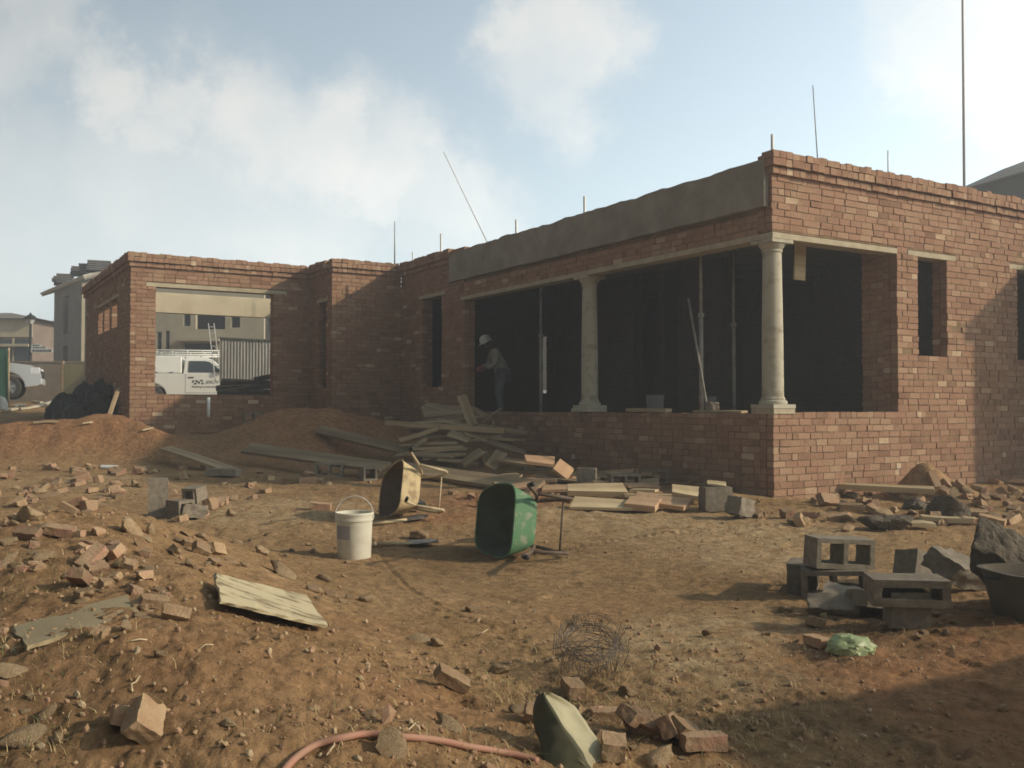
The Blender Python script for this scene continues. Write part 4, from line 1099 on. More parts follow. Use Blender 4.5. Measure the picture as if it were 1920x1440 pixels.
p = G(1716, 1098); block(HB1, p, (80, 20, 25), 'broken block with open cells behind the wide block')
p = G(1795, 1108); block(MESH and rough_box('broken_block', .34, .26, .14, M_BLOCK, .02, 21, .8), p, (25, 12, 30), 'tilted slab of broken block near the dark heap on the right', name='broken_block')
for i, (px, py, l, w, hh, rot, lab) in enumerate([
    (1585, 1140, .26, .16, .06, (20, 10, -30), 'flat broken piece leaning against the front of the stack'),
    (1602, 1125, .24, .14, .05, (15, 5, -25), 'second flat broken piece just under the stack holes'),
    (1640, 1152, .26, .22, .09, (-10, 12, 15), 'rough lump of block between the stack and the wide block'),
    (1562, 1150, .28, .13, .05, (35, 0, -20), 'broken shell piece lying lowest in front of the stack')]):
    block(rough_box('broken_block', l, w, hh, M_BLOCK, .012, 40 + i, .6), G(px, py), rot, lab, 'broken block pieces', name='broken_block')
# blocks on the left
p = G(296, 968); block(HB, p, (90, 90, 20), 'upended hollow block on the sandy ground at the left')
p = G(338, 972); block(HB1, p, (0, 0, 60), 'half block right beside the upended hollow block')
p = G(365, 945); block(HB1, p, (10, 0, -20), 'small open block behind the half block on the left')
p = G(362, 972); block(rough_box('broken_block', .22, .18, .12, M_BLOCK, .015, 61, .6), p, (0, 10, 30), 'pale broken block piece at the right end of the left block group', name='broken_block')
# blocks near the house corner
p = G(1342, 957); block(rough_box('cement_block', .32, .2, .26, M_BLOCK, .006, 62), p, (0, 0, 12), 'solid cement block standing by the brick corner')
p = G(1388, 972); block(rough_box('cement_block', .22, .2, .18, M_BLOCK, .012, 63), p, (0, 15, 35), 'smaller cement block tilted right of the standing one')
z1342 = G(1342, 957)
o = link_mesh('tile_offcut', rough_box('tile_offcut', .2, .13, .02, M_WOODL, .003, 64)); o.location = (z1342.x + .01, z1342.y, H(z1342.x, z1342.y) + .29); o.rotation_euler = (.25, .1, -.2); prop(o, 'pale offcut lying on top of the standing cement block', 'offcut')
p = G(1100, 912); block(rough_box('cement_block', .24, .2, .24, M_BLOCK, .006, 65), p, (0, 0, -10), 'grey block with a marked top in the shade behind the boards')
p = G(1170, 915); block(HB, p, (0, 0, 10), 'shaded hollow block against the verandah wall')
p = G(1225, 905); block(HB, p, (0, 0, -8), 'hollow block in deep shade under the middle of the verandah')
p = G(690, 900); block(HB1, p, (0, 0, 30), 'small block in the shade under the long plank')
p = G(618, 892); block(HB, p, (0, 0, 5), 'hollow block in the shade holding up the long plank')
p = G(1005, 880); block(HB, p, (0, 0, 5), 'dim block by the shaded foot of the verandah wall')
pg = at(476, 768, 18.0); pg.z = H(pg.x, pg.y); block(HB, pg, (0, 0, 25), 'grey hollow block on the shaded soil heap under the garage opening')
# bag of hardened cement and dark heaps near the right wall
M_BAG = mat('dusty_sack', (.15, .12, .085), .95, (.085, .068, .05), 6, 1.0, 16, .03)
for px, py, s, sx, sy, sz, sd_, lab, nm, cat, mm in [
    (1662, 990, .42, 1.2, .8, .55, 50, 'grey dusty cement sack lying in front of the rubble', 'cement_sack', 'sack', M_BAG),
    (1772, 976, .44, 1.0, .8, .85, 51, 'dark hump of set concrete standing in the wall rubble', 'concrete_lump', 'concrete lump', M_BAG),
    (1716, 955, .3, 1.1, .8, .6, 52, 'grey concrete lump behind the sack', 'concrete_lump', 'concrete lump', M_BAG)]:
    me = rock(nm, mm, sd_, sx, sy, sz, .4, 5); o = link_mesh(nm, me); pp = G(px, py); o.scale = (s, s, s); o.location = (pp.x, pp.y, H(pp.x, pp.y) + .2 * s * sz); prop(o, lab, cat)
# dark heap on the right edge
pp = G(1915, 1150)
me = rock('concrete_lump', M_BAG, 58, 1.0, .8, .95, .45, 5); o = link_mesh('concrete_lump', me); o.rotation_euler = (0, -.5, .4); o.scale = (.46, .5, .66); o.location = (pp.x + .10, pp.y + .38, H(pp.x, pp.y) + .22); prop(o, 'large dark broken concrete lump at the right border behind the black tub', 'concrete lump')
def tub():
    e = empty('mortar_tub', (pp.x + .12, pp.y - .02, H(pp.x, pp.y) - .01), .15, 'black plastic mortar tub at the right border', 'tub')
    b = MB()
    def ring(sx, sy, z, n=28):
        k = len(b.v)
        for i in range(n):
            a = 2 * math.pi * i / n; c, s_ = math.cos(a), math.sin(a)
            b.v.append((sx * math.copysign(abs(c) ** .5, c), sy * math.copysign(abs(s_) ** .5, s_), z))
        return k
    R_ = [ring(.24, .18, 0), ring(.30, .23, .24), ring(.31, .24, .24), ring(.31, .24, .225), ]
    n = 28
    K = [ring(.24, .18, .0), ring(.295, .225, .245), ring(.31, .24, .245), ring(.31, .24, .25), ring(.285, .215, .25), ring(.23, .17, .02)]
    b.v = b.v[4 * n:]; K = [k - 4 * n for k in K]
    for a, c in zip(K, K[1:]):
        for i in range(n): b.f.append((a + i, a + (i + 1) % n, c + (i + 1) % n, c + i))
    b.f.append(tuple(K[0] + i for i in reversed(range(n)))); b.f.append(tuple(K[-1] + i for i in range(n)))
    b.mi = [0] * len(b.f); b.t = [0] * len(b.f)
    b.build('tub_body', mat('dusty_black_tub', (.05, .046, .038), .8, (.10, .08, .055), 4, .3, 20, .004, contrast=(.4, .75)), e, autosmooth=40)
    h = MB().tube([(-.31, -.05, .22), (-.34, -.03, .22), (-.34, .03, .22), (-.31, .05, .22)], .008, 6); h.build('handle', M_BLACK, e, smooth=True)
tub()

# ------------------------------------------------------------------ white bucket
M_WHITE = mat('white_bucket_plastic', (.66, .62, .50), .55, (.50, .46, .36), 5, .15, 20, .002, spec=.4)
M_GREYLBL = mat('faded_label', (.33, .31, .30), .7, (.27, .25, .24), 10, 0)
M_MUD = mat('mud_splash', (.42, .34, .24), .9, (.34, .27, .18), 12, .4)
def bucket(pos, s, label, handle=True, cat='bucket', m=None, group=None):
    e = empty('bucket', pos, 0, label, cat, group); e.scale = (s, s, s)
    m = m or M_WHITE
    b = MB(); b.lathe([(.01, .004), (.126, .004), (.130, .012), (.140, .30), (.148, .302), (.148, .318), (.143, .32), (.145, .345), (.150, .348), (.150, .362), (.145, .366), (.138, .364), (.136, .30), (.124, .02), (.01, .018)], 40, cap=False)
    b.build('bucket_body', m, e, autosmooth=35)
    if handle:
        lb = MB()
        for i in range(10):
            a0, a1 = R(205 + i * 6), R(205 + (i + 1) * 6)
            f = lambda a, z: ((.1305 + (z - .012) * .0347 + .0015) * math.cos(a), (.1305 + (z - .012) * .0347 + .0015) * math.sin(a), z)
            lb.quad([f(a0, .165), f(a1, .165), f(a1, .27), f(a0, .27)])
        lb.build('label_patch', M_GREYLBL, e)
        pts = [(.152 * math.cos(t) * 1.0, .05 * math.sin(t) * 0 + .02 * math.sin(t), .33 + .16 * math.sin(t)) for t in [math.pi * i / 16 for i in range(17)]]
        h = MB().tube(pts, .0028, 6); h.build('handle', M_PIPE, e, smooth=True)
        for sx in (-1, 1):
            MB().box(sx * .146 - .008, sx * .146 + .008, -.014, .014, .315, .342).build('handle_lug', m, e, bevel=.003)
    return e
bp = G(659, 1049); bucket(Vector((bp.x, bp.y + .13, H(bp.x, bp.y + .13) - .004)), 1.0, 'white plastic bucket with wire handle standing on the bare ground')

# ------------------------------------------------------------------ wheelbarrows
def wheelbarrow(label, mt, mi_, mf, pos, X, Zl, S=1):
    """X = world direction of the wheel, Zl = world direction of the tray opening"""
    e = empty('wheelbarrow', (0, 0, 0), 0, label, 'wheelbarrow')
    n = 36
    def ring(cx, hx, hy, z, p=.42, sh=0):
        out = []
        for i in range(n):
            a = 2 * math.pi * i / n; c, s_ = math.cos(a), math.sin(a)
            x = hx * math.copysign(abs(c) ** p, c); y = hy * math.copysign(abs(s_) ** p, s_)
            y *= 1 - .18 * max(0, x / hx)
            out.append((cx + x, y, z + sh * x))
        return out
    rings = [ring(.02, .46, .335, .62, sh=.08), ring(.02, .45, .325, .60, sh=.08), ring(.02, .36, .26, .40, sh=.02), ring(.01, .30, .215, .325), ring(.01, .24, .17, .31)]
    b = MB()
    for r_ in rings: b.v += r_
    for k in range(len(rings) - 1):
        for i in range(n):
            b.f.append((k * n + (i + 1) % n, k * n + i, (k + 1) * n + i, (k + 1) * n + (i + 1) % n))
    k = len(rings) - 1
    b.f.append(tuple(k * n + i for i in range(n)))
    b.mi = [0] * len(b.f); b.t = [0] * len(b.f)
    tray = b.build('tray', [mt, mi_], e, smooth=True, recalc=True)
    so = tray.modifiers.new('solid', 'SOLIDIFY'); so.thickness = .004; so.offset = 0; so.material_offset = 1
    rim = MB().tube(rings[0] + [rings[0][0]], .009, 6, cap=False); rim.build('rim', mt, tray, smooth=True)
    for sy in (-1, 1):
        f = MB().tube([(-.98, sy * .30, .63), (-.80, sy * .30, .60), (-.45, sy * .25, .40), (-.2, sy * .21, .295), (.25, sy * .16, .285), (.62, sy * .06, .215)], .018, 8)
        f.build('frame_tube', mf, e, smooth=True)
        g = MB().tube([(-1.0, sy * .30, .632), (-.86, sy * .30, .612)], .021, 8); g.build('grip', M_BLACK, e, smooth=True)
        l = MB().tube([(-.02, sy * .2, .29), (-.12, sy * .235, .06), (-.16, sy * .24, .012), (-.30, sy * .245, .0), (-.36, sy * .245, .03), (-.46, sy * .255, .395)], .017, 8); l.build('leg', mf, e, smooth=True)
        MB().tube([(.50, sy * .09, .22), (.47, sy * .16, .50)], .010, 6).build('brace', mf, e, smooth=True)
    MB().tube([(-.17, -.24, .03), (-.17, .24, .03)], .010, 6).build('leg_brace', mf, e, smooth=True)
    w = MB(); prof = []
    for i in range(13):
        a = 2 * math.pi * i / 12; prof.append((.155 + .035 * math.cos(a), .04 * math.sin(a)))
    w.lathe(prof, 32, (.66, 0, .19), cap=False, axis='y'); wheel = w.build('tyre', M_BLACK, e, smooth=True, recalc=True)
    MB().lathe([(.02, -.045), (.03, -.035), (.12, -.02), (.128, -.03), (.128, .03), (.12, .02), (.03, .035), (.02, .045)], 24, (.66, 0, .19), axis='y').build('rim', mf, wheel, smooth=True, recalc=True)
    X = Vector(X).normalized(); Z = Vector(Zl); Z = (Z - X * Z.dot(X)).normalized(); Y = Z.cross(X)
    rot = Matrix((X, Y, Z)).transposed()
    allv = [rot @ Vector(v) for v in rings[0]] + [rot @ Vector(v) for v in ((-.30, .245, 0), (-.30, -.245, 0), (-.98, .3, .63), (-.98, -.3, .63), (.66, 0, .0), (.84, 0, .19))]
    low = min(v.z for v in allv) * S
    ctr = rot @ Vector((.02, 0, .60)) * S
    mw = (rot * S).to_4x4(); mw.translation = Vector((pos.x - ctr.x, pos.y - ctr.y, H(pos.x, pos.y) - low - .01))
    e.matrix_world = mw
    return e
M_GRN = mat('green_tray_paint', (.065, .155, .07), .65, (.19, .20, .13), 9, .3, 20, .003, contrast=(.36, .46), spec=.4)
M_GRNI = mat('green_tray_inside', (.085, .105, .07), .8, (.06, .07, .05), 5, .5, 20, .004)
M_DK = mat('rusty_frame', (.13, .09, .06), .7, (.08, .05, .035), 12, .3)
M_YEL = mat('dusty_tray', (.46, .36, .20), .8, (.28, .20, .11), 7, .6, 20, .006, contrast=(.38, .52))
M_YELI = mat('mortar_crusted_tray', (.17, .12, .08), .9, (.12, .085, .055), 6, .7, 18, .008)
M_CRF = mat('cream_frame', (.50, .41, .26), .7, (.34, .26, .16), 12, .3)
gp_ = G(935, 1052)
wheelbarrow('green wheelbarrow tipped on its side with its dark tray facing left', M_GRN, M_GRNI, M_DK, Vector((gp_.x - .02, gp_.y + .28, 0)), (-.30, .90, -.10), (-.95, -.30, .12), .88)
yp_ = G(745, 975)
wheelbarrow('dusty cream wheelbarrow tipped over behind the white bucket', M_YEL, M_YELI, M_CRF, Vector((yp_.x - .06, yp_.y + .08, 0)), (-.32, .85, -.26), (-.92, -.32, .16), .80)

# tools on the ground
def shovel(p0, p1, label, blade=.28):
    e = empty('shovel', p0, 0, label, 'shovel')
    d = (p1 - p0); Ln = d.length; d.normalize()
    Y = Vector((0, 0, 1)).cross(d).normalized(); Z = d.cross(Y)
    MB().tube([Vector((0, 0, 0)), d * (Ln - blade * .9)], .016, 8).build('shaft', M_WOODL, e, smooth=True)
    b = MB(); N = 8
    for i in range(N + 1):
        s = i / N; w = .12 * (1 - max(0, (s - .55) / .45) ** 2.2) + .004
        for j in range(5):
            v = -1 + j * .5
            b.v.append(tuple(d * (Ln - blade + blade * s) + Y * w * v + Z * (.02 * v * v - .012 + .02 * s)))
    for i in range(N):
        for j in range(4): b.f.append((i * 5 + j, i * 5 + j + 1, (i + 1) * 5 + j + 1, (i + 1) * 5 + j))
    b.mi = [0] * len(b.f); b.t = [0] * len(b.f)
    o = b.build('blade', M_STEEL, e, smooth=True); md = o.modifiers.new('s', 'SOLIDIFY'); md.thickness = .003
    MB().tube([d * -.01 - Y * .05, d * -.01 + Y * .05], .014, 8).build('grip', M_WOODL, e, smooth=True)
shovel(up(G(692, 988), .03), up(G(803, 976), .03), 'pale shovel lying between the white bucket and the cream wheelbarrow')
shovel(up(G(705, 1024), .02), up(G(822, 1023), .02), 'mud caked shovel lying on bare ground left of the green wheelbarrow', .26)
me = rough_box('mortar_lump', .15, .12, .06, M_STONE, .02, 71); o = link_mesh('mortar_lump', me); pp = G(785, 1012); o.location = (pp.x, pp.y, H(pp.x, pp.y) + .05); prop(o, 'pale mortar lump resting on the mud caked shovel', 'mortar lump')
o = MB().tube([up(G(190, 879), .03), up(G(222, 880), .03)], .032, 14).build('plastic_pipe', M_PIPE, autosmooth=40); prop(o, 'short white plastic pipe offcut lying on the sand, left', 'pipe')
# hose
hp = [(520, 1475), (548, 1436), (590, 1408), (640, 1392), (690, 1386), (750, 1389), (820, 1398), (880, 1409), (940, 1420), (985, 1429), (1010, 1437)]
pts = [up(G(x, min(y, 1600)), .014) for x, y in hp]
fine = []
for i in range(len(pts) - 1):
    a = pts[max(i - 1, 0)]; b_ = pts[i]; c = pts[i + 1]; d = pts[min(i + 2, len(pts) - 1)]
    for k in range(6):
        t = k / 6
        q = .5 * ((2 * b_) + (-a + c) * t + (2 * a - 5 * b_ + 4 * c - d) * t * t + (-a + 3 * b_ - 3 * c + d) * t ** 3)
        fine.append(Vector((q.x, q.y, max(q.z, H(q.x, q.y) + .010))))
for _ in range(6):
    zz = [p_.z for p_ in fine]
    for i in range(1, len(fine) - 1): fine[i].z = (zz[i - 1] + zz[i] * 2 + zz[i + 1]) / 4
o = MB().tube(fine, .0105, 10).build('hose', mat('red_hose', (.36, .17, .115), .7, (.30, .17, .11), 10, .2), smooth=True); prop(o, 'red plastic hose curving across the bottom of the foreground', 'hose')

# bent sheet in the foreground
def bent_sheet():
    e = empty('bent_sheet', G(1075, 1436), 0, 'dark green curled plastic sheet with sunlight painted into its pale side standing in the foreground', 'plastic sheet')
    base = e.location.copy()
    dpt = base.y
    cr = [at(1020, 1300, dpt + .12), at(1040, 1330, dpt + .08), at(1062, 1368, dpt + .04), at(1092, 1412, dpt), at(1128, 1470, dpt - .08)]   # ridge
    lf = [at(1008, 1312, dpt + .16), at(1003, 1345, dpt + .13), at(1010, 1385, dpt + .05), at(1016, 1425, dpt), at(1022, 1480, dpt - .06)]
    rt = [at(1034, 1302, dpt + .16), at(1078, 1326, dpt + .20), at(1108, 1370, dpt + .16), at(1130, 1412, dpt + .10), at(1136, 1480, dpt + .0)]
    def sheet(A, B, bulge, name, m):
        b = MB(); N = 40; K = 10
        p0_ = lambda a, c, t: a.lerp(c, t)
        def ev(L_, s):
            s *= len(L_) - 1; i = min(int(s), len(L_) - 2); t = s - i
            p0 = L_[max(i - 1, 0)]; p1 = L_[i]; p2 = L_[i + 1]; p3 = L_[min(i + 2, len(L_) - 1)]
            return .5 * ((2 * p1) + (-p0 + p2) * t + (2 * p0 - 5 * p1 + 4 * p2 - p3) * t * t + (-p0 + 3 * p1 - 3 * p2 + p3) * t ** 3)
        for i in range(N + 1):
            a = ev(A, i / N); c = ev(B, i / N)
            for j in range(K + 1):
                t = j / K; p = a.lerp(c, t) + bulge * math.sin(math.pi * t) * .02 + noise.noise_vector(p0_(a, c, t) * 9) * .012 + noise.noise_vector(p0_(a, c, t) * 26) * .004
                b.v.append(tuple(p - base))
        for i in range(N):
            for j in range(K):
                q = i * (K + 1) + j; b.f.append((q, q + 1, q + K + 2, q + K + 1))
        b.mi = [0] * len(b.f); b.t = [0] * len(b.f)
        o = b.build(name, m, e, smooth=True); md = o.modifiers.new('s', 'SOLIDIFY'); md.thickness = .003
        return o
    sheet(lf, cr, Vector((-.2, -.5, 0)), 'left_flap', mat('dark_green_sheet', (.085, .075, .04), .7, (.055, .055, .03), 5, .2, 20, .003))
    sheet(cr, rt, Vector((-.4, .9, -.9)), 'right_flap', mat('sunlit_pale_sheet', (.36, .32, .20), .6, (.27, .24, .15), 7, .2, 20, .003))  # sunlight on this flap is put into its paler colour
bent_sheet()

# green plastic bag
def crumple(name, c, sx, sy, sz, m, label, cat, seed, amp=.5):
    bm = bmesh.new(); bmesh.ops.create_icosphere(bm, subdivisions=4, radius=1)
    off = Vector((seed, seed * 2, 0))
    for v in bm.verts:
        p = v.co.copy(); n = abs(noise.noise(p * 1.6 + off)) * amp + abs(noise.noise(p * 4 + off)) * amp * .4
        p *= 1.15 - n
        p.z = max(p.z, -.15)
        v.co = Vector((p.x * sx, p.y * sy, p.z * sz))
    me = bpy.data.meshes.new(name); bm.to_mesh(me); bm.free(); me.materials.append(m)
    me.polygons.foreach_set('use_smooth', [True] * len(me.polygons)); me.set_sharp_from_angle(angle=R(22))
    o = link_mesh(name, me); o.location = c; return prop(o, label, cat)
gp2 = G(1602, 1226)
crumple('plastic_bag', up(gp2, .01) + Vector((0, .05, 0)), .115, .09, .07, mat('pale_green_plastic', (.30, .35, .17), .5, (.24, .29, .13), 4, .2, 10, .006, spec=.5), 'crumpled pale green plastic bag on the ground, right of the red brick end', 'plastic bag', 4, .38)

# wire coil
def coil():
    c = G(1105, 1262); c.z = H(c.x, c.y)
    rz = random.Random(11); b = MB()
    for k in range(18):
        r = rz.uniform(.09, .165); cx, cy = c.x + rz.gauss(0, .012), c.y + rz.gauss(0, .02); tx, ty = rz.gauss(0, .08), rz.gauss(0, .10); z0 = .02 + k * .0035
        pts = []
        for i in range(33):
            a = 2 * math.pi * i / 32; x, y = r * math.cos(a), r * math.sin(a) * 1.0
            pts.append((cx + x, cy + y, c.z + .09 + z0 + x * tx + y * (ty + .42) + .006 * math.sin(3 * a + k)))
        b.tube(pts, .0012, 4, cap=False)
    for k in range(90):
        a = rz.uniform(0, 6.28); r = rz.uniform(.13, .18)
        p0 = Vector((c.x + r * math.cos(a), c.y + r * math.sin(a), c.z + .09 + .42 * r * math.sin(a))); p1 = p0 + Vector((rz.gauss(0, .03), -.04 + rz.gauss(0, .02), .08)); b.tube([p0, p1], .0013, 4, cap=False)
    for k in range(16):
        a = rz.uniform(0, 6.28); r = rz.uniform(.12, .2); aa = a + rz.uniform(.8, 2)
        b.tube([(c.x + r * math.cos(a), c.y + r * math.sin(a), c.z + rz.uniform(.02, .1)), (c.x + .06 * rz.uniform(-1, 1), c.y + .06 * rz.uniform(-1, 1), c.z + rz.uniform(.08, .16)), (c.x + r * math.cos(aa), c.y + r * math.sin(aa), c.z + rz.uniform(.02, .14))], .0015, 4, cap=False)
    o = b.build('wire_coil', mat('dark_wire', (.20, .17, .14), .7, (.13, .11, .09), 10, 0, metal=.5), smooth=True)
    prop(o, 'tangled coil of thin grey wire mesh lying on the ground', 'wire coil')
coil()

# straw like sticks
M_STICK = mat('dry_stick', (.55, .45, .28), .8, (.4, .3, .18), 8, 0)
for i, (pl, r, lab) in enumerate([
    ([(248, 1300), (246, 1290), (255, 1282), (262, 1274)], .003, 'short curled dry stalk on the lower left soil'),
    ([(244, 1205), (262, 1205), (276, 1203)], .003, 'straight pale twig below the upright shard'),
    ([(372, 1222), (385, 1215), (400, 1212)], .002, 'thin bent twig under the raised board'),
    ([(612, 1420), (626, 1406), (627, 1395)], .003, 'forked dry stalk beside the hose'),
    ([(893, 1193), (905, 1190), (915, 1182)], .003, 'pale twig on the brown ground, centre'),
    ([(766, 1372), (779, 1363)], .003, 'short twig just above the hose')]):
    curved_twig('twig', [up(G(x, y), .006 + .006 * (k % 2)) for k, (x, y) in enumerate(pl)], r, M_STICK, lab, 'twig')
# ------------------------------------------------------------------ rods and masts over the roof
def rod(p0, p1, r, m, label, name='steel_rod', cat='rod', r2=None, group=None):
    p0 = Vector(p0); p1 = Vector(p1)
    o = MB().tube([Vector((0, 0, 0)), (p1 - p0) * .5, p1 - p0], r, 8, r2=r2).build(name, m, smooth=True, loc=p0)
    return prop(o, label, cat, group)
def vrod(px, py_top, x, y, z0, r, label, name='conduit_pipe', cat='pipe', m=None):
    d = hw(x, y).y; top = at(px, py_top, d); rod((top.x, top.y, z0), top, r, m or M_PIPE, label, name, cat)
vrod(968, 412, .35, 6.0, 3.87, .022, 'white conduit stub above the concrete beam, third from the left')
vrod(827, 438, .5, 9.2, 3.87, .022, 'white conduit stub just left of the concrete beam end')
vrod(774, 472, .6, 10.4, 3.87, .016, 'short white conduit stub at the inner corner of the parapets')
vrod(1096, 368, .3, 4.2, 3.87, .022, 'white conduit stub above the middle of the concrete beam')
vrod(1448, 252, .1, .12, 4.2, .02, 'short white post on the brick corner of the parapet')
rod(at(915, 457, 20.5), at(832, 285, 19.0), .012, M_PIPE, 'long thin pale rod leaning left above the roof', 'thin_rod', 'rod', .008)
rod(at(740, 500, 26), at(740, 415, 26), .02, M_STEEL, 'thin aerial pole far behind the middle parapet', 'aerial_pole', 'pole', .01)
rod(at(1535, 330, 17), at(1524, 160, 17), .012, M_STEEL, 'thin grey rod behind the parapet, near the brick corner', 'thin_rod', 'rod', .008)
rod(at(1665, 330, 20), at(1665, 282, 20), .014, M_PIPE, 'very short pale rod behind the parapet between two taller ones', 'thin_rod', 'rod')
rod(at(1808, 365, 21), at(1803, -260, 21), .032, mat('mast_grey', (.66, .64, .62), .5, (.6, .58, .56), 6, 0), 'tall grey mast rising out of frame at the upper right', 'mast', 'mast', .026)

# ------------------------------------------------------------------ things in the verandah
def prop_post(x, y, z0, z1, lab):
    e = empty('steel_prop', hw(x, y, z0), 0, lab, 'steel prop', 'steel props under the verandah slab')
    h = z1 - z0
    MB().tube([(0, 0, .01), (0, 0, h * .55)], .030, 12).build('outer_tube', M_PROP, e, smooth=True)
    MB().tube([(0, 0, h * .55), (0, 0, h - .01)], .022, 12).build('inner_tube', M_PROP, e, smooth=True)
    MB().box(-.075, .075, -.075, .075, 0, .008).build('base_plate', M_PROP, e)
    MB().box(-.075, .075, -.075, .075, h - .009, h - .001).build('head_plate', M_PROP, e)
    MB().lathe([(.045, h * .54), (.045, h * .56)], 16).build('collar', M_PROP, e)
M_PROP = mat('prop_steel', (.30, .29, .26), .6, (.2, .17, .14), 8, .2)
prop_post(.6, 6.05, 1.10, 3.72, 'steel prop between the person and the middle column')
prop_post(.45, 1.75, 1.10, 3.72, 'steel prop near the leaning pole between the two columns')
prop_post(2.0, 2.7, 1.10, 3.72, 'dim steel prop deeper inside the verandah')
p0 = at(1291, 560, 13.4); p1 = at(1329, 752, 12.9)
rod(p0, (p1.x, p1.y, 1.12), .017, M_PROP, 'thin pole leaning right against the steel prop between the columns', 'leaning_pole', 'pole')
bucket(hw(.75, 3.1, 1.10), .95, 'dim grey bucket on the verandah floor right of the middle column', False, m=mat('grey_bucket', (.20, .20, .18), .7, (.14, .14, .13), 5, 0))
bucket(hw(.75, 1.95, 1.10), .85, 'small dark bucket on the verandah floor beside the steel prop', False, m=mat('dark_bucket', (.12, .12, .11), .7, (.08, .08, .08), 5, 0))
plank(hw(.12, 2.05, 1.215), hw(.12, 2.95, 1.215), .12, .05, M_WOODL, 'pale plank lying on the verandah sill between the columns', 0, 'sill_plank', None)
plank(hw(.12, .6, 1.20), hw(.12, 1.5, 1.20), .12, .03, M_WOODL, 'thin pale strip on the verandah sill left of the corner column', 0, 'sill_plank', None)
me = rough_box('mortar_lump', .16, .13, .11, M_BLOCK, .02, 81); o = link_mesh('mortar_lump', me); o.location = hw(.12, 1.18, 1.265); prop(o, 'small grey lump sitting on the thin strip of the verandah sill', 'mortar lump')
# hanging shuttering board by the corner column
def hanging():
    e = empty('hanging_board', at(1501, 455, 12.6), 0, 'short pale board hanging from the slab just right of the corner column', 'board')
    b = MB(); b.box(-.085, .085, -.015, .015, -.50, -.02); b.build('board', M_WOODL, e, bevel=.003)
    b = MB(); b.box(.0, .07, .02, .045, -.30, .12); b.build('hanger_batten', M_WOOD, e, bevel=.003)
    e.rotation_euler = (0, R(3), R(20))
hanging()

# ------------------------------------------------------------------ the person
def skin_mesh(name, verts, edges, radii, m, parent, sub=2, root=0):
    me = bpy.data.meshes.new(name); me.from_pydata([tuple(v) for v in verts], edges, [])
    o = bpy.data.objects.new(name, me); COL.objects.link(o)
    sk_ = o.modifiers.new('skin', 'SKIN'); sk_.use_smooth_shade = True
    sb = o.modifiers.new('sub', 'SUBSURF'); sb.levels = sub; sb.render_levels = sub
    for v, r_ in zip(me.skin_vertices[0].data, radii):
        v.radius = r_ if isinstance(r_, tuple) else (r_, r_)
    me.skin_vertices[0].data[root].use_root = True
    me.materials.append(m)
    dg = bpy.context.evaluated_depsgraph_get(); dg.update()
    nm = bpy.data.meshes.new_from_object(o.evaluated_get(dg))
    bpy.data.objects.remove(o)
    nm.name = name
    if not nm.materials: nm.materials.append(m)
    nm.polygons.foreach_set('use_smooth', [True] * len(nm.polygons))
    q = link_mesh(name, nm, parent)
    return q
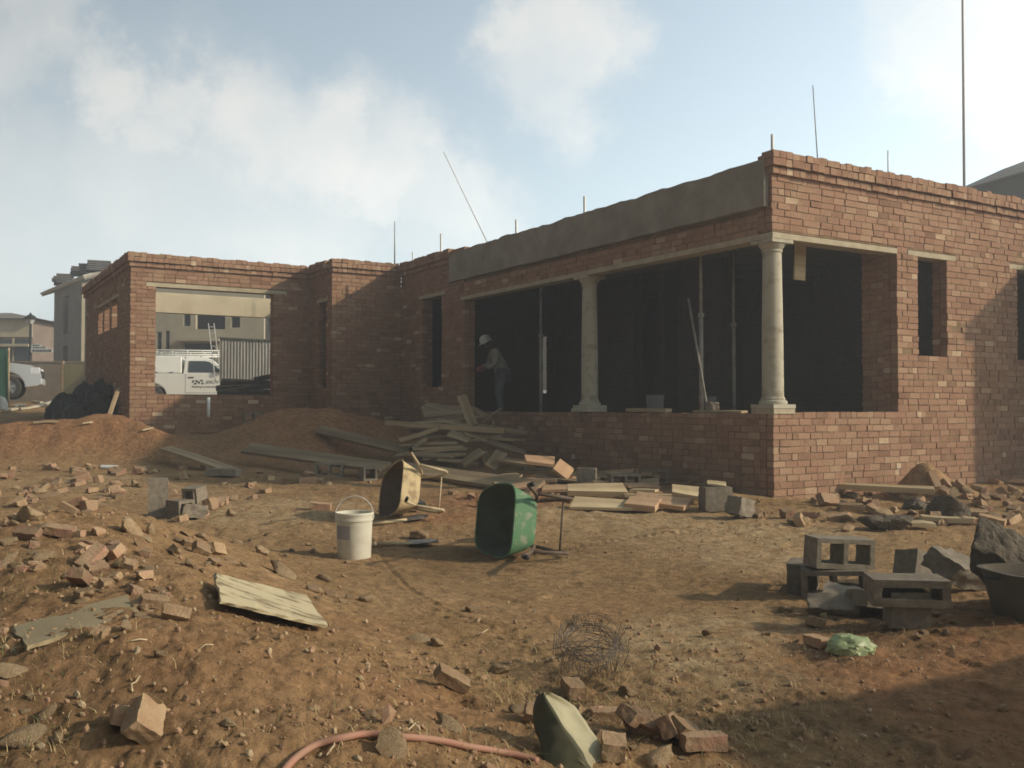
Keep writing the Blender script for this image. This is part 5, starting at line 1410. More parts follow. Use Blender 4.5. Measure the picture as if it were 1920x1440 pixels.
def person():
    M_SK = mat('skin', (.07, .04, .028), .6, (.055, .03, .02), 8, 0)
    M_SH = mat('khaki_jacket', (.26, .24, .19), .9, (.19, .175, .14), 5, .3)
    M_TR = mat('grey_trousers', (.11, .11, .12), .9, (.08, .08, .09), 5, .3)
    M_HAT = mat('white_hat', (.36, .35, .33), .5, (.55, .54, .5), 5, 0)
    M_RD = mat('red_cloth', (.30, .05, .05), .8, (.2, .04, .04), 5, 0)
    base = hw(.50, 7.42, 1.10)
    e = empty('person', base, 0, 'person in white hard hat, khaki jacket and grey trousers bending left inside the verandah', 'person')
    # local frame: -x is where the person faces, z up
    P = {'pel': (.10, 0, .88), 'waist': (.09, 0, 1.02), 'chest': (-.02, 0, 1.24), 'neck': (-.13, 0, 1.38), 'head0': (-.19, 0, 1.44), 'head': (-.235, 0, 1.50), 'crown': (-.25, 0, 1.56),
         'lsh': (-.06, -.19, 1.31), 'lel': (-.10, -.25, 1.05), 'lwr': (-.30, -.18, .96), 'rsh': (-.06, .19, 1.31), 'rel': (-.12, .25, 1.06), 'rwr': (-.33, .16, 1.0),
         'lhip': (.10, -.10, .86), 'lkn': (.02, -.12, .48), 'lan': (.06, -.12, .09), 'lto': (-.10, -.13, .03), 'rhip': (.10, .10, .86), 'rkn': (.04, .12, .48), 'ran': (.14, .12, .09), 'rto': (-.02, .13, .03)}
    names = list(P); V = [Vector(P[k]) for k in names]; ix = {k: i for i, k in enumerate(names)}
    E = [('pel', 'waist'), ('waist', 'chest'), ('chest', 'neck'), ('neck', 'head0'), ('head0', 'head'), ('head', 'crown'), ('chest', 'lsh'), ('lsh', 'lel'), ('lel', 'lwr'), ('chest', 'rsh'), ('rsh', 'rel'), ('rel', 'rwr'),
         ('pel', 'lhip'), ('lhip', 'lkn'), ('lkn', 'lan'), ('lan', 'lto'), ('pel', 'rhip'), ('rhip', 'rkn'), ('rkn', 'ran'), ('ran', 'rto')]
    rad = {'pel': .12, 'waist': .115, 'chest': .13, 'neck': .055, 'head0': .07, 'head': .092, 'crown': .075, 'lsh': .06, 'lel': .042, 'lwr': .027, 'rsh': .06, 'rel': .042, 'rwr': .027,
           'lhip': .085, 'lkn': .055, 'lan': .038, 'lto': .032, 'rhip': .085, 'rkn': .055, 'ran': .038, 'rto': .032}
    r_ = [rad[k] for k in names]
    edges = [(ix[a], ix[b]) for a, b in E]
    # hands: palm and five fingers each, curled round the held cloth
    for side, wr in ((-1, 'lwr'), (1, 'rwr')):
        w = Vector(P[wr]); palm = w + Vector((-.07, 0, -.02)); V.append(palm); r_.append(.022); pi_ = len(V) - 1; edges.append((ix[wr], pi_))
        for f in range(4):
            a = palm + Vector((-.035, (f - 1.5) * .019, -.004)); b_ = a + Vector((-.03, 0, -.018)); c = b_ + Vector((-.006, 0, -.026 + .003 * f))
            n = len(V); V += [a, b_, c]; r_ += [.010, .009, .008]; edges += [(pi_, n), (n, n + 1), (n + 1, n + 2)]
        n = len(V); V += [palm + Vector((-.01, -side * .028, .0)), palm + Vector((-.045, -side * .034, -.02))]; r_ += [.011, .009]; edges += [(pi_, n), (n, n + 1)]
    body = skin_mesh('body', V, edges, r_, M_SK, e)
    # face
    b = MB(); b.tube([(-.315, 0, 1.515), (-.345, 0, 1.49), (-.322, 0, 1.478)], .014, 8, r2=.012); b.build('nose', M_SK, e, smooth=True)
    for sy in (-1, 1):
        MB().lathe([(.001, -.012), (.012, -.004), (.012, .004), (.001, .012)], 12, (-.315, sy * .035, 1.522)).build('eye', M_HAT, e, smooth=True)
        MB().lathe([(.001, -.03), (.02, -.01), (.02, .01), (.001, .03)], 12, (-.225, sy * .095, 1.50)).build('ear', M_SK, e, smooth=True)
    MB().tube([(-.318, -.025, 1.455), (-.326, 0, 1.452), (-.318, .025, 1.455)], .006, 6).build('mouth', M_RD, e, smooth=True)
    # jacket
    jn = ['pel', 'waist', 'chest', 'neck', 'lsh', 'lel', 'lwr', 'rsh', 'rel', 'rwr']
    jv = [Vector(P[k]) for k in jn]; jv[0] = Vector((.10, 0, .82)); jv[3] = Vector(P['chest']).lerp(Vector(P['neck']), .75)
    for k in (6, 9): jv[k] = jv[k - 1].lerp(jv[k], .88)
    jr = [(.155, .175), (.15, .165), (.155, .165), (.075, .075), .085, .06, .045, .085, .06, .045]
    je = [(0, 1), (1, 2), (2, 3), (2, 4), (4, 5), (5, 6), (2, 7), (7, 8), (8, 9)]
    skin_mesh('jacket', jv, je, jr, M_SH, e)
    tn = ['pel', 'lhip', 'lkn', 'lan', 'rhip', 'rkn', 'ran']; tv = [Vector(P[k]) for k in tn]
    tr = [.14, .105, .075, .06, .105, .075, .06]; te = [(0, 1), (1, 2), (2, 3), (0, 4), (4, 5), (5, 6)]
    skin_mesh('trousers', tv, te, tr, M_TR, e)
    for s_ in ('l', 'r'):
        a = Vector(P[s_ + 'an']); t = Vector(P[s_ + 'to'])
        skin_mesh('shoe', [a + Vector((.03, 0, -.04)), a.lerp(t, .5) + Vector((0, 0, -.01)), t + Vector((-.05, 0, .005))], [(0, 1), (1, 2)], [.05, .05, .042], M_BLACK, e, 1)
    h = MB(); h.lathe([(.135, -.03), (.128, -.015), (.125, .0), (.118, .05), (.09, .10), (.045, .125), (.001, .132)], 28, cap=False)
    hat = h.build('hard_hat', M_HAT, e, smooth=True, loc=(-.245, 0, 1.545)); hat.rotation_euler = (0, R(-22), 0)
    md = hat.modifiers.new('s', 'SOLIDIFY'); md.thickness = .004
    b = MB(); n = 20
    for i in range(n + 1):
        a = math.pi / 2 + math.pi * i / n
        b.v.append((.125 * math.cos(a), .125 * math.sin(a), -.02)); b.v.append((.175 * math.cos(a) - .01, .14 * math.sin(a), -.035))
    for i in range(n): b.f.append((2 * i, 2 * i + 1, 2 * i + 3, 2 * i + 2)); b.mi.append(0); b.t.append(0)
    br = b.build('brim', M_HAT, hat, smooth=True); md = br.modifiers.new('s', 'SOLIDIFY'); md.thickness = .004
    c = crumple('red_cloth', (-.36, 0, .93), .08, .14, .09, M_RD, None, None, 8); c.parent = e
    # a light vest panel on the shoulder
    e.rotation_euler = (0, 0, R(14)); e.scale = (.92, .92, .92)
person()

# ------------------------------------------------------------------ pickups
M_WPAINT = mat('white_paint', (.74, .73, .68), .35, (.70, .69, .63), 3, 0, spec=.5)
M_SILVER = mat('silver_paint', (.58, .60, .62), .3, (.55, .57, .59), 3, 0, metal=.35, spec=.5)
M_GLASS = mat('car_glass', (.05, .065, .075), .12, (.04, .05, .06), 2, 0, spec=.6)
M_TRIM = mat('black_trim', (.03, .03, .03), .6, (.02, .02, .02), 8, 0)
M_TYRE = mat('tyre_rubber', (.035, .033, .03), .85, (.05, .045, .04), 12, .2)
M_ALLOY = mat('alloy', (.55, .55, .55), .35, (.45, .45, .45), 8, 0, metal=.7)
M_LAMP = mat('lamp_lens', (.7, .72, .74), .1, (.55, .57, .6), 30, 0, spec=.8)
def wheel(e, x, y, r=.36):
    side = -1 if y < 0 else 1
    w = MB(); w.lathe([(r * .62, -.10), (r * .9, -.115), (r * .98, -.09), (r, -.04), (r, .04), (r * .98, .09), (r * .9, .115), (r * .62, .10)], 36, (x, y, r), cap=False, axis='y')
    t = w.build('tyre', M_TYRE, e, smooth=True, recalc=True)
    b = MB(); b.lathe([(r * .63, -.10), (r * .60, -.06), (r * .60, .06), (r * .63, .10)], 36, (x, y, r), cap=False, axis='y')
    b.lathe([(.02, side * .085), (.06, side * .08), (.065, side * .05)], 16, (x, y, r), axis='y')
    b.lathe([(r * .60, side * -.02), (.01, side * -.01)], 30, (x, y, r), cap=False, axis='y')
    for k in range(6):
        a = 2 * math.pi * k / 6 + .2; d = Vector((math.cos(a), 0, math.sin(a))); n = Vector((-math.sin(a), 0, math.cos(a)))
        b.obox(Vector((x, y + side * .062, r)) + d * (r * .34), d * r * .27, Vector((0, 1, 0)) * .014, n * .032)
    b.build('rim', M_ALLOY, t, recalc=True)
def arch(cx, r, n=14, z=.36):
    return [(cx + r * math.cos(math.pi * i / n), z + r * math.sin(math.pi * i / n)) for i in range(n + 1)]
def pickup(name, loc, rz, paint, label, canopy, sx=1.0):
    e = empty(name, loc, rz, label, 'pickup truck')
    # side outline, front at +x. wheels at 0 and 3.05
    a0 = arch(0, .45); a1 = arch(3.05, .45)
    low = [(-1.15, .50)] + [(-.46, .42)] + a0[::-1][0:] + [(.46, .38), (2.58, .38)] + a1[::-1] + [(3.55, .38), (3.86, .42)]
    top = [(3.93, .55), (3.92, .74), (3.86, .92), (3.66, 1.02), (3.2, 1.08), (2.65, 1.13), (2.35, 1.15), (-1.18, 1.15)]
    poly = low + top
    b = MB(); hw_ = .89
    n = len(poly)
    layers = [(-hw_, .985), (-hw_ + .05, 1.0), (hw_ - .05, 1.0), (hw_, .985)]
    for y, s in layers:
        for x, z in poly: b.v.append((x, y, .6 + (z - .6) * s if z > .6 else z))
    for k in range(3):
        for i in range(n): b.f.append((k * n + i, (k + 1) * n + i, (k + 1) * n + (i + 1) % n, k * n + (i + 1) % n))
    # side caps as fans: triangulated ngons
    b.f.append(tuple(range(n))); b.f.append(tuple(3 * n + i for i in reversed(range(n))))
    b.mi = [0] * len(b.f); b.t = [0] * len(b.f)
    body = b.build('body', paint, e, recalc=True, autosmooth=30)
    # cab
    c = MB()
    lo = [(.98, -.86, 1.14), (2.52, -.86, 1.14), (2.52, .86, 1.14), (.98, .86, 1.14)]
    mid = [(1.02, -.80, 1.60), (1.98, -.76, 1.62), (1.98, .76, 1.62), (1.02, .80, 1.60)]
    hi = [(1.06, -.70, 1.73), (1.72, -.68, 1.74), (1.72, .68, 1.74), (1.06, .70, 1.73)]
    c.v = lo + mid + hi
    for k in (0, 4):
        for i in range(4): c.f.append((k + i, k + (i + 1) % 4, k + 4 + (i + 1) % 4, k + 4 + i))
    c.f.append((8, 9, 10, 11)); c.mi = [0] * len(c.f); c.t = [0] * len(c.f)
    cab = c.build('cab', paint, e, recalc=True, bevel=.03)
    for sy in (-1, 1):
        g = MB(); y0 = -.868 * 1; f = lambda x, z: (x, sy * (.866 - (z - 1.14) * .135 + .004), z)
        pts = [f(1.16, 1.19), f(2.30, 1.19), f(2.14, 1.34), f(1.86, 1.55), f(1.70, 1.585), f(1.18, 1.585)]
        g.v = pts + [(p[0], p[1] + sy * .008, p[2]) for p in pts]; k = len(pts)
        g.f = [tuple(range(k)), tuple(k + i for i in reversed(range(k)))] + [(i, k + i, k + (i + 1) % k, (i + 1) % k) for i in range(k)]
        g.mi = [0] * len(g.f); g.t = [0] * len(g.f); g.build('side_window', M_GLASS, e, recalc=True)
        d = MB(); y = sy * (hw_ + .002)
        a, bb = sorted((y, y - sy * .01))
        for x in (1.06, 2.28): d.box(x - .006, x + .006, a, bb, .48, 1.14)
        d.box(1.066, 2.274, a, bb, .47, .482)
        d.build('door_gap', M_TRIM, e)
        a, bb = sorted((y, y + sy * .02))
        MB().box(1.16, 1.34, a, bb, .99, 1.03).build('door_handle', M_TRIM, e, bevel=.006)
        MB().box(2.16, 2.30, *sorted((sy * .88, sy * 1.04)), 1.17, 1.32).build('mirror', M_TRIM, e, bevel=.02)
        for wx in (0, 3.05): wheel(e, wx, sy * .80)
        MB().lathe([(.01, .0), (.13, .0)], 4, (0, 0, 0), cap=False) 
        MB().box(3.60, 3.90, *sorted((sy * .60, sy * .896)), .74, .96).build('headlight', M_LAMP, e, bevel=.03)
        ar = MB()
        for wx in (0, 3.05):
            o_, i_ = arch(wx, .47), arch(wx, .44)
            for q in range(14):
                ys = sy * (hw_ + .006)
                ar.quad([(o_[q][0], ys, o_[q][1]), (o_[q + 1][0], ys, o_[q + 1][1]), (i_[q + 1][0], ys - sy * .10, i_[q + 1][1]), (i_[q][0], ys - sy * .10, i_[q][1])])
        ar.build('wheel_arch', M_TRIM, e, recalc=False)
    wsp = MB(); P = [(2.47, -.76, 1.17), (2.47, .76, 1.17), (2.02, .68, 1.585), (2.02, -.68, 1.585)]
    wsp.quad([(x + .02, y, z + .015) for x, y, z in P]); o = wsp.build('windscreen', M_GLASS, e); md = o.modifiers.new('s', 'SOLIDIFY'); md.thickness = .01; md.offset = 0
    MB().box(3.86, 3.955, -.86, .86, .44, .62).build('bumper', paint if not canopy else M_TRIM, e, bevel=.03)
    MB().box(3.90, 3.945, -.55, .55, .66, .86).build('grille', M_TRIM, e, bevel=.01)
    MB().box(-1.30, -1.16, -.8, .8, .5, .62).build('rear_bumper', M_TRIM, e, bevel=.02)
    if canopy:
        cb_ = MB(); z0, z1 = 1.156, 1.76
        cb_.v = [(-1.16, -.86, z0), (.94, -.86, z0), (.94, .86, z0), (-1.16, .86, z0), (-1.02, -.74, z1), (.93, -.74, z1), (.93, .74, z1), (-1.02, .74, z1)]
        cb_.f = [(0, 3, 2, 1), (4, 5, 6, 7), (0, 1, 5, 4), (1, 2, 6, 5), (2, 3, 7, 6), (3, 0, 4, 7)]; cb_.mi = [0] * 6; cb_.t = [0] * 6
        cp = cb_.build('canopy', paint, e, bevel=.04)
        for sy in (-1, 1):
            k = MB()
            for x in (-.5, .1, .6): k.box(x - .05, x + .05, *sorted((sy * .862, sy * .885)), 1.165, 1.19)
            k.build('canopy_hinge', M_TRIM, cp)
        r_ = MB()
        for sy in (-.66, .66):
            r_.tube([(-1.0, sy, 1.96), (2.6, sy, 1.96)], .022, 8); r_.tube([(-1.0, sy, 1.81), (2.6, sy, 1.81)], .03, 8)
            for x in (-.9, -.4, .1, .6, 1.1, 1.6, 2.1, 2.55): r_.tube([(x, sy, 1.81), (x, sy, 1.96)], .018, 6)
        for x in (-.9, -.1, .7, 1.5, 2.3): r_.tube([(x, -.66, 1.83), (x, .66, 1.83)], .018, 6)
        r_.build('roof_rack', paint, e, smooth=True)
        # sign writing on the door
        def txt(s, x, z, size, shear=0):
            cu = bpy.data.curves.new('door_lettering', 'FONT'); cu.body = s; cu.size = size; cu.shear = shear; cu.extrude = .001
            o = bpy.data.objects.new('t', cu); COL.objects.link(o)
            dg = bpy.context.evaluated_depsgraph_get(); dg.update()
            me = bpy.data.meshes.new_from_object(o.evaluated_get(dg)); bpy.data.objects.remove(o)
            me.materials.clear(); me.materials.append(M_INK)
            q = link_mesh('door_lettering', me, e); q.location = (x, -hw_ - .006, z); q.rotation_euler = (math.pi / 2, 0, 0)
        txt('JEROV', 1.72, .80, .155, .35)
        txt('Building Construction', 1.28, .66, .10)
        lg = MB()
        for k in range(5):
            a = 2 * math.pi * k / 5
        for cx, ph in ((1.38, 0), (1.58, .6)):
            for k in range(3):
                a0 = ph + 2 * math.pi * k / 3
                P = [(cx + .10 * math.cos(a0 + t), .85 + .085 * math.sin(a0 + t)) for t in (0, .35, .7, 1.05, 1.4)] + [(cx + .035 * math.cos(a0 + t), .85 + .03 * math.sin(a0 + t)) for t in (1.2, .3)]
                lg.quad([(x, -hw_ - .007, z) for x, z in P])
        lg.build('door_logo', M_INK, e)
    return e
M_INK = mat('dark_ink', (.05, .05, .06), .6, (.04, .04, .05), 5, 0)
# white pickup behind the garage: door rear edge seen at x=347, its wheel line at z ~ ground
D = 33.0
px = at(347, 765, D)
wyaw = R(14); wl = Vector((px.x - 1.06 * math.cos(wyaw) - .89 * math.sin(wyaw), D - 1.06 * math.sin(wyaw) + .89 * math.cos(wyaw), 0)); wl.z = 1.25 + (765 - 668) * D / F - 1.74
wp = pickup('white_pickup', wl, wyaw, M_WPAINT, 'white pickup with canopy, roof rack and door lettering seen through the garage opening', True)
D = 29.0
px = at(79, 765, D)
wz = H(px.x - 3.9, D)
syaw = R(23); fx, fy = 3.95, -.6
sx_, sy_ = px.x - (fx * math.cos(syaw) - fy * math.sin(syaw)), D - (fx * math.sin(syaw) + fy * math.cos(syaw))
sp_ = pickup('silver_pickup', (sx_, sy_, 1.25 + (765 - 749) * D / F), syaw, M_SILVER, 'silver pickup with alloy wheels cut off by the left border', False)

# ladder
def ladder(a, b_, w, label):
    e = empty('ladder', a, 0, label, 'ladder')
    a, b_ = Vector(a), Vector(b_); d = b_ - a; Ln = d.length; d.normalize(); s = Vector((1, .1, 0)).normalized()
    for k in (-1, 1): MB().obox(d * Ln / 2 + s * w / 2 * k, d * Ln / 2, s * .014, d.cross(s).normalized() * .033).build('rail', M_ALU, e)
    n = int(Ln / .28)
    for i in range(1, n + 1):
        c = d * (Ln * i / (n + .5)); MB().tube([c - s * w / 2, c + s * w / 2], .014, 8).build('rung', M_ALU, e, smooth=True)
M_ALU = mat('aluminium', (.62, .60, .56), .45, (.5, .48, .44), 8, 0, metal=.3)
ladder(at(409, 712, 30.2), at(396, 607, 31.6), .18 * 1.0, 'light aluminium ladder leaning up behind the white pickup cab')

# corrugated shed
def shed():
    x0 = at(411, 765, 28.2); e = empty('site_shed', (x0.x, x0.y, H(x0.x, x0.y) - .1), R(8), 'small grey corrugated steel shed beside the white pickup', 'shed')
    zb, zt = 0, 1.25 + (765 - 632) * 28.2 / F - (H(x0.x, x0.y) - .1)
    Mc = mat('galvanised_sheet', (.46, .45, .41), .6, (.27, .27, .25), 2.5, .1, 10, .003, metal=.2, stretch=(8, 8, .5))
    b = MB(); n = 210; wdt = 3.0; dp = 1.1
    def row(i): u = wdt * i / n; return u, .006 * math.sin(u * 2 * math.pi / .09)
    for i in range(n):
        (u, a), (v, c) = row(i), row(i + 1)
        h1, h2 = zt - .11 * u / wdt * 1.2, zt - .11 * v / wdt * 1.2
        b.quad([(u, a, zb), (v, c, zb), (v, c, h2), (u, a, h1)])
    b.build('front_wall', Mc, e, smooth=True)
    b = MB()
    for i in range(80):
        u, v = dp * i / 80, dp * (i + 1) / 80; a, c = -.006 * math.sin(u * 70), -.006 * math.sin(v * 70)
        b.quad([(a, u, zb), (a, u, zt), (c, v, zt), (c, v, zb)]); b.quad([(wdt + a, u, zb), (wdt + c, v, zb), (wdt + c, v, zt - .13), (wdt + a, u, zt - .13)])
    b.quad([(0, dp, zb), (0, dp, zt), (wdt, dp, zt - .13), (wdt, dp, zb)])
    b.build('side_wall', Mc, e, smooth=False)
    b = MB(); b.v = [(-.05, -.05, zt + .01), (wdt + .05, -.05, zt - .12), (wdt + .05, dp + .05, zt - .12), (-.05, dp + .05, zt + .01)]; b.f = [(0, 1, 2, 3)]; b.mi = [0]; b.t = [0]
    o = b.build('roof', mat('shed_roof', (.30, .29, .26), .6, (.22, .21, .19), 3, 0), e); md = o.modifiers.new('s', 'SOLIDIFY'); md.thickness = .03
shed()
for i, (x0, y0, x1, y1, d, w) in enumerate([(405, 728, 512, 722, 26.6, .35), (415, 716, 515, 718, 26.9, .3), (430, 734, 512, 736, 26.4, .4), (478, 712, 515, 705, 26.8, .15), (408, 737, 470, 727, 26.3, .25)]):
    plank(at(x0, y0, d), at(x1, y1, d + .3), w, .12, mat('dark_timber', (.12, .10, .07), .9, (.07, .06, .045), 5, .4), ['dark stacked timber lying in front of the corrugated shed', 'upper dark board on the timber in front of the shed', 'lowest dark baulk in front of the shed', 'pale ended offcut on top of the timber by the shed', 'slanting dark board at the left of the timber by the shed'][i], .2, 'stacked_timber', 'timber by the shed')
rod(at(391, 782, 17.5), at(391, 745, 17.5), .03, M_PIPE, 'short white stake standing in the shaded soil in front of the garage', 'stake', 'stake')

# ------------------------------------------------------------------ buildings behind
M_BEIGE = mat('beige_plaster', (.46, .40, .29), .9, (.38, .33, .23), 1.5, .3, 10, .01)
M_DARKW = mat('opening_shade', (.05, .045, .04), .9, (.035, .03, .03), 2, 0)  # dark colour stands in for shade inside the rooms
M_GREYW = mat('grey_plaster', (.36, .34, .31), .9, (.27, .26, .24), 1.2, .3, 8, .01)
def openings_wall(b, u0, u1, z0, z1, holes, y0, y1):
    us = sorted(set([u0, u1] + [h[0] for h in holes] + [h[1] for h in holes])); zs = sorted(set([z0, z1] + [h[2] for h in holes] + [h[3] for h in holes]))
    for a, a2 in zip(us, us[1:]):
        for c, c2 in zip(zs, zs[1:]):
            um, zm = (a + a2) / 2, (c + c2) / 2
            if any(h[0] < um < h[1] and h[2] < zm < h[3] for h in holes): continue
            b.box(a, a2, y0, y1, c, c2)
def house_b():
    D = 46.0; s = D / F
    X = lambda px: (px - 960) * s; Z = lambda py: 1.25 + (765 - py) * s
    e = empty('double_storey_house', (X(300), D, 1.2), 0, 'beige unfinished double storey house seen through the garage opening', 'house')
    ox = X(300)
    H_ = [(X(343) - ox, X(356) - ox, Z(611) - 1.2, Z(588) - 1.2), (X(366) - ox, X(421) - ox, Z(617) - 1.2, Z(560) - 1.2), (X(432) - ox, X(449) - ox, Z(614) - 1.2, Z(592) - 1.2), (X(293) - ox, X(302) - ox, Z(668) - 1.2, Z(622) - 1.2), (X(309) - ox, X(317) - ox, Z(668) - 1.2, Z(620) - 1.2), (X(343) - ox, X(402) - ox, 0.1, Z(643) - 1.2)]
    b = MB(); openings_wall(b, X(255) - ox, X(494) - ox, -.5, Z(530) - 1.2, H_, 0, .25); b.build('front_wall', M_BEIGE, e)
    b = MB(); b.box(X(494) - ox - .2, X(494) - ox, .26, 7, -.5, Z(540) - 1.2); b.box(X(255) - ox, X(255) - ox + .2, .26, 7, -.5, Z(540) - 1.2); b.box(X(255) - ox + .2, X(494) - ox, 6.8, 7, -.5, Z(540) - 1.2); b.build('side_wall', M_DARKW, e)
    MB().box(X(255) - ox, X(494) - ox + 4, .26, 8, Z(540) - 1.19, Z(532) - 1.2).build('roof_slab', M_GREYW, e)
    MB().box(X(255) - ox + .21, X(494) - ox - .01, .26, 6.7, Z(640) - 1.2, Z(632) - 1.2).build('floor_slab', M_DARKW, e)
    MB().box(X(338) - ox, X(420) - ox, -.9, -.01, Z(641.5) - 1.2, Z(637) - 1.2).build('balcony_slab', M_BEIGE, e)
    MB().box(X(494) - ox + .25, X(494) - ox + 5, 1.2, 1.4, -.5, Z(540) - 1.2).build('set_back_wall', M_GREYW, e)
house_b()
def house_grey():
    D = 40.0; s = D / F; c = at(151, 765, D); c.z = 1.2
    e = empty('grey_house', c, 0, 'grey plastered unfinished house behind the garage with its roof edge half tiled', 'house')
    d = Vector((-.648, .761, 0)); nrm = Vector((.761, .648, 0))
    ht = 1.25 + (765 - 528) * s - 1.2
    def slab(u0, u1, z0, z1, off, t, name, m):
        b = MB(); cc = d * (u0 + u1) / 2 + nrm * (off) ; cc = Vector((cc.x, cc.y, (z0 + z1) / 2))
        b.obox(cc, d * (u1 - u0) / 2, nrm * t / 2, Vector((0, 0, 1)) * (z1 - z0) / 2); return b.build(name, m, e, recalc=True)
    b = MB()
    us = [0, 1.95, 2.65, 4.1]; zz = [-.5, .4, 2.75, 3.3, 4.95, ht]
    for (a, a2) in zip(us, us[1:]):
        for (q, q2) in zip(zz, zz[1:]):
            if a == 1.95 and (q == .4 or q == 3.3): continue
            cc = d * (a + a2) / 2 + nrm * .12; b.obox((cc.x, cc.y, (q + q2) / 2), d * (a2 - a) / 2, nrm * .12, Vector((0, 0, 1)) * (q2 - q) / 2)
    b.build('left_wall', M_GREYW, e, recalc=True)
    # right wall in the sun
    fr = Vector((.93, .37, 0)); nn = Vector((-.37, .93, 0))
    b = MB(); cc = fr * 1.3 + nn * .12; b.obox((cc.x, cc.y, (ht - .5) / 2), fr * 1.299, nn * .12, Vector((0, 0, 1)) * (ht + .5) / 2); b.build('right_wall', M_BEIGE, e, recalc=True)
    b = MB(); cc = d * 4 + fr * 1.3 + nn * .2; b.obox((cc.x, cc.y, (ht - .5) / 2), fr * 1.3, nn * .12, Vector((0, 0, 1)) * (ht + .5) / 2); b.build('rear_wall', M_GREYW, e, recalc=True)
    b = MB(); cc = d * 2.1 + fr * 1.2; b.obox((cc.x, cc.y, ht / 2 - .2), d * 1.7, fr * .7, Vector((0, 0, 1)) * (ht / 2 - .2)); b.build('room_shade_box', M_DARKW, e, recalc=True)  # solid dark box paints the rooms' shade behind the windows
    # roof: rising from the eave over the left wall
    Mt = mat('roof_tile_grey', (.17, .16, .155), .8, (.10, .095, .09), 3, .3, 10)
    Mb = mat('pale_batten', (.72, .68, .58), .8, (.5, .46, .38), 6, 0)
    e0 = d * 4.9; sl = Vector((.60, -.05, 0))
    b = MB(); a = Vector((e0.x, e0.y, ht - .10)); b_ = Vector((0, 0, ht + .12)) + d * -.3
    r2 = fr * 2.6 + Vector((0, 0, 1.0))
    q = [a + Vector((-.35, 0, 0)), b_, b_ + r2, a + r2 + Vector((-.35, 0, 0))]
    b.quad(q); o = b.build('roof_underlay', M_GREYW, e); md = o.modifiers.new('s', 'SOLIDIFY'); md.thickness = .08
    b = MB()
    b.tube([q[0] + Vector((0, -.03, .05)), q[1] + Vector((0, -.03, .08))], .07, 4)
    b.tube([q[0] + fr * .4 + Vector((0, 0, .22)), q[1] + fr * .5 + Vector((0, 0, .26))], .05, 4)
    b.tube([q[1] + Vector((0, -.05, .05)), q[1] + fr * 1.3 + Vector((0, 0, .5))], .09, 4)
    b.build('roof_batten', Mb, e)
    rr = random.Random(2)
    for t, k, w in ((.30, .6, .5), (.42, .7, .7), (.80, .8, .9), (.93, .9, .8), (1.0, 1.6, .9)):
        p = q[0].lerp(q[1], t) + r2 * (.14 * k) + Vector((0, 0, .12))
        b = MB()
        for j in range(5): b.obox(p + Vector((rr.uniform(-.05, .05), 0, .05 + j * .085)), fr * w * .5, nn * .2, Vector((0, 0, .03)))
        b.build('tile_stack', Mt, e, recalc=True)
house_grey()
def hip_house(px0, px1, py_eave, py_ridge, py_g, D, lab, extra=True):
    s = D / F; c = at(px0, 765, D); z0 = 1.3
    Z = lambda py: 1.25 + (765 - py) * s - z0
    w = (px1 - px0) * s; e = empty('hip_roof_house', (c.x, c.y, z0), R(3), lab, 'house')
    Mr = mat('brown_tiles', (.20, .17, .14), .85, (.14, .12, .10), 4, .3, 10)
    Mw = mat('cream_wall', (.52, .45, .32), .9, (.45, .38, .27), 2, 0)
    Mbn = mat('brown_wall', (.24, .18, .14), .9, (.18, .13, .10), 2, 0)
    ez, rz_ = Z(py_eave), Z(py_ridge)
    b = MB(); b.v = [(-.3, -.4, ez), (w + .5, -.4, ez), (w + .5, 8, ez), (-.3, 8, ez), (w * .30, 3.8, rz_), (w * .40, 3.8, rz_)]
    b.f = [(0, 1, 5, 4), (1, 2, 5), (2, 3, 4, 5), (3, 0, 4), (0, 3, 2, 1)]; b.mi = [0] * 5; b.t = [0] * 5; b.build('roof', Mr, e, recalc=True)
    MB().box(0, w, 0, 7.6, Z(py_g - 0) - 1.5, ez - .01).build('wall', Mbn if extra else Mw, e)
    MB().box(0, w + .02, -.06, -.002, ez - 1.0 * (1 if extra else .9), ez - .012).build('eave_band', Mw, e)
    if extra:
        for k in range(3):
            x = w * (.38 + .2 * k); f = MB(); f.box(x, x + .09, -.05, -.003, 1.0, ez - 1.05); f.build('window_post', Mw, e)
            g = MB(); g.box(x + .12, x + .9, -.03, -.003, 1.3, ez - 1.15); g.build('window', M_GLASS, e)
        MB().box(w * .1, w, -.5, -.06, Z(650), Z(645)).build('balcony_slab', Mw, e)
        MB().box(-.2, w * .14, -.4, -.06, Z(648), Z(620)).build('cream_panel', Mw, e)
    return e
hip_house(-110, 55, 597, 573, 660, 52, 'cream and brown hip roofed house at the far left', True)
hip_house(60, 125, 604, 590, 660, 62, 'smaller cream house with a dark roof right of the street lamp', False)
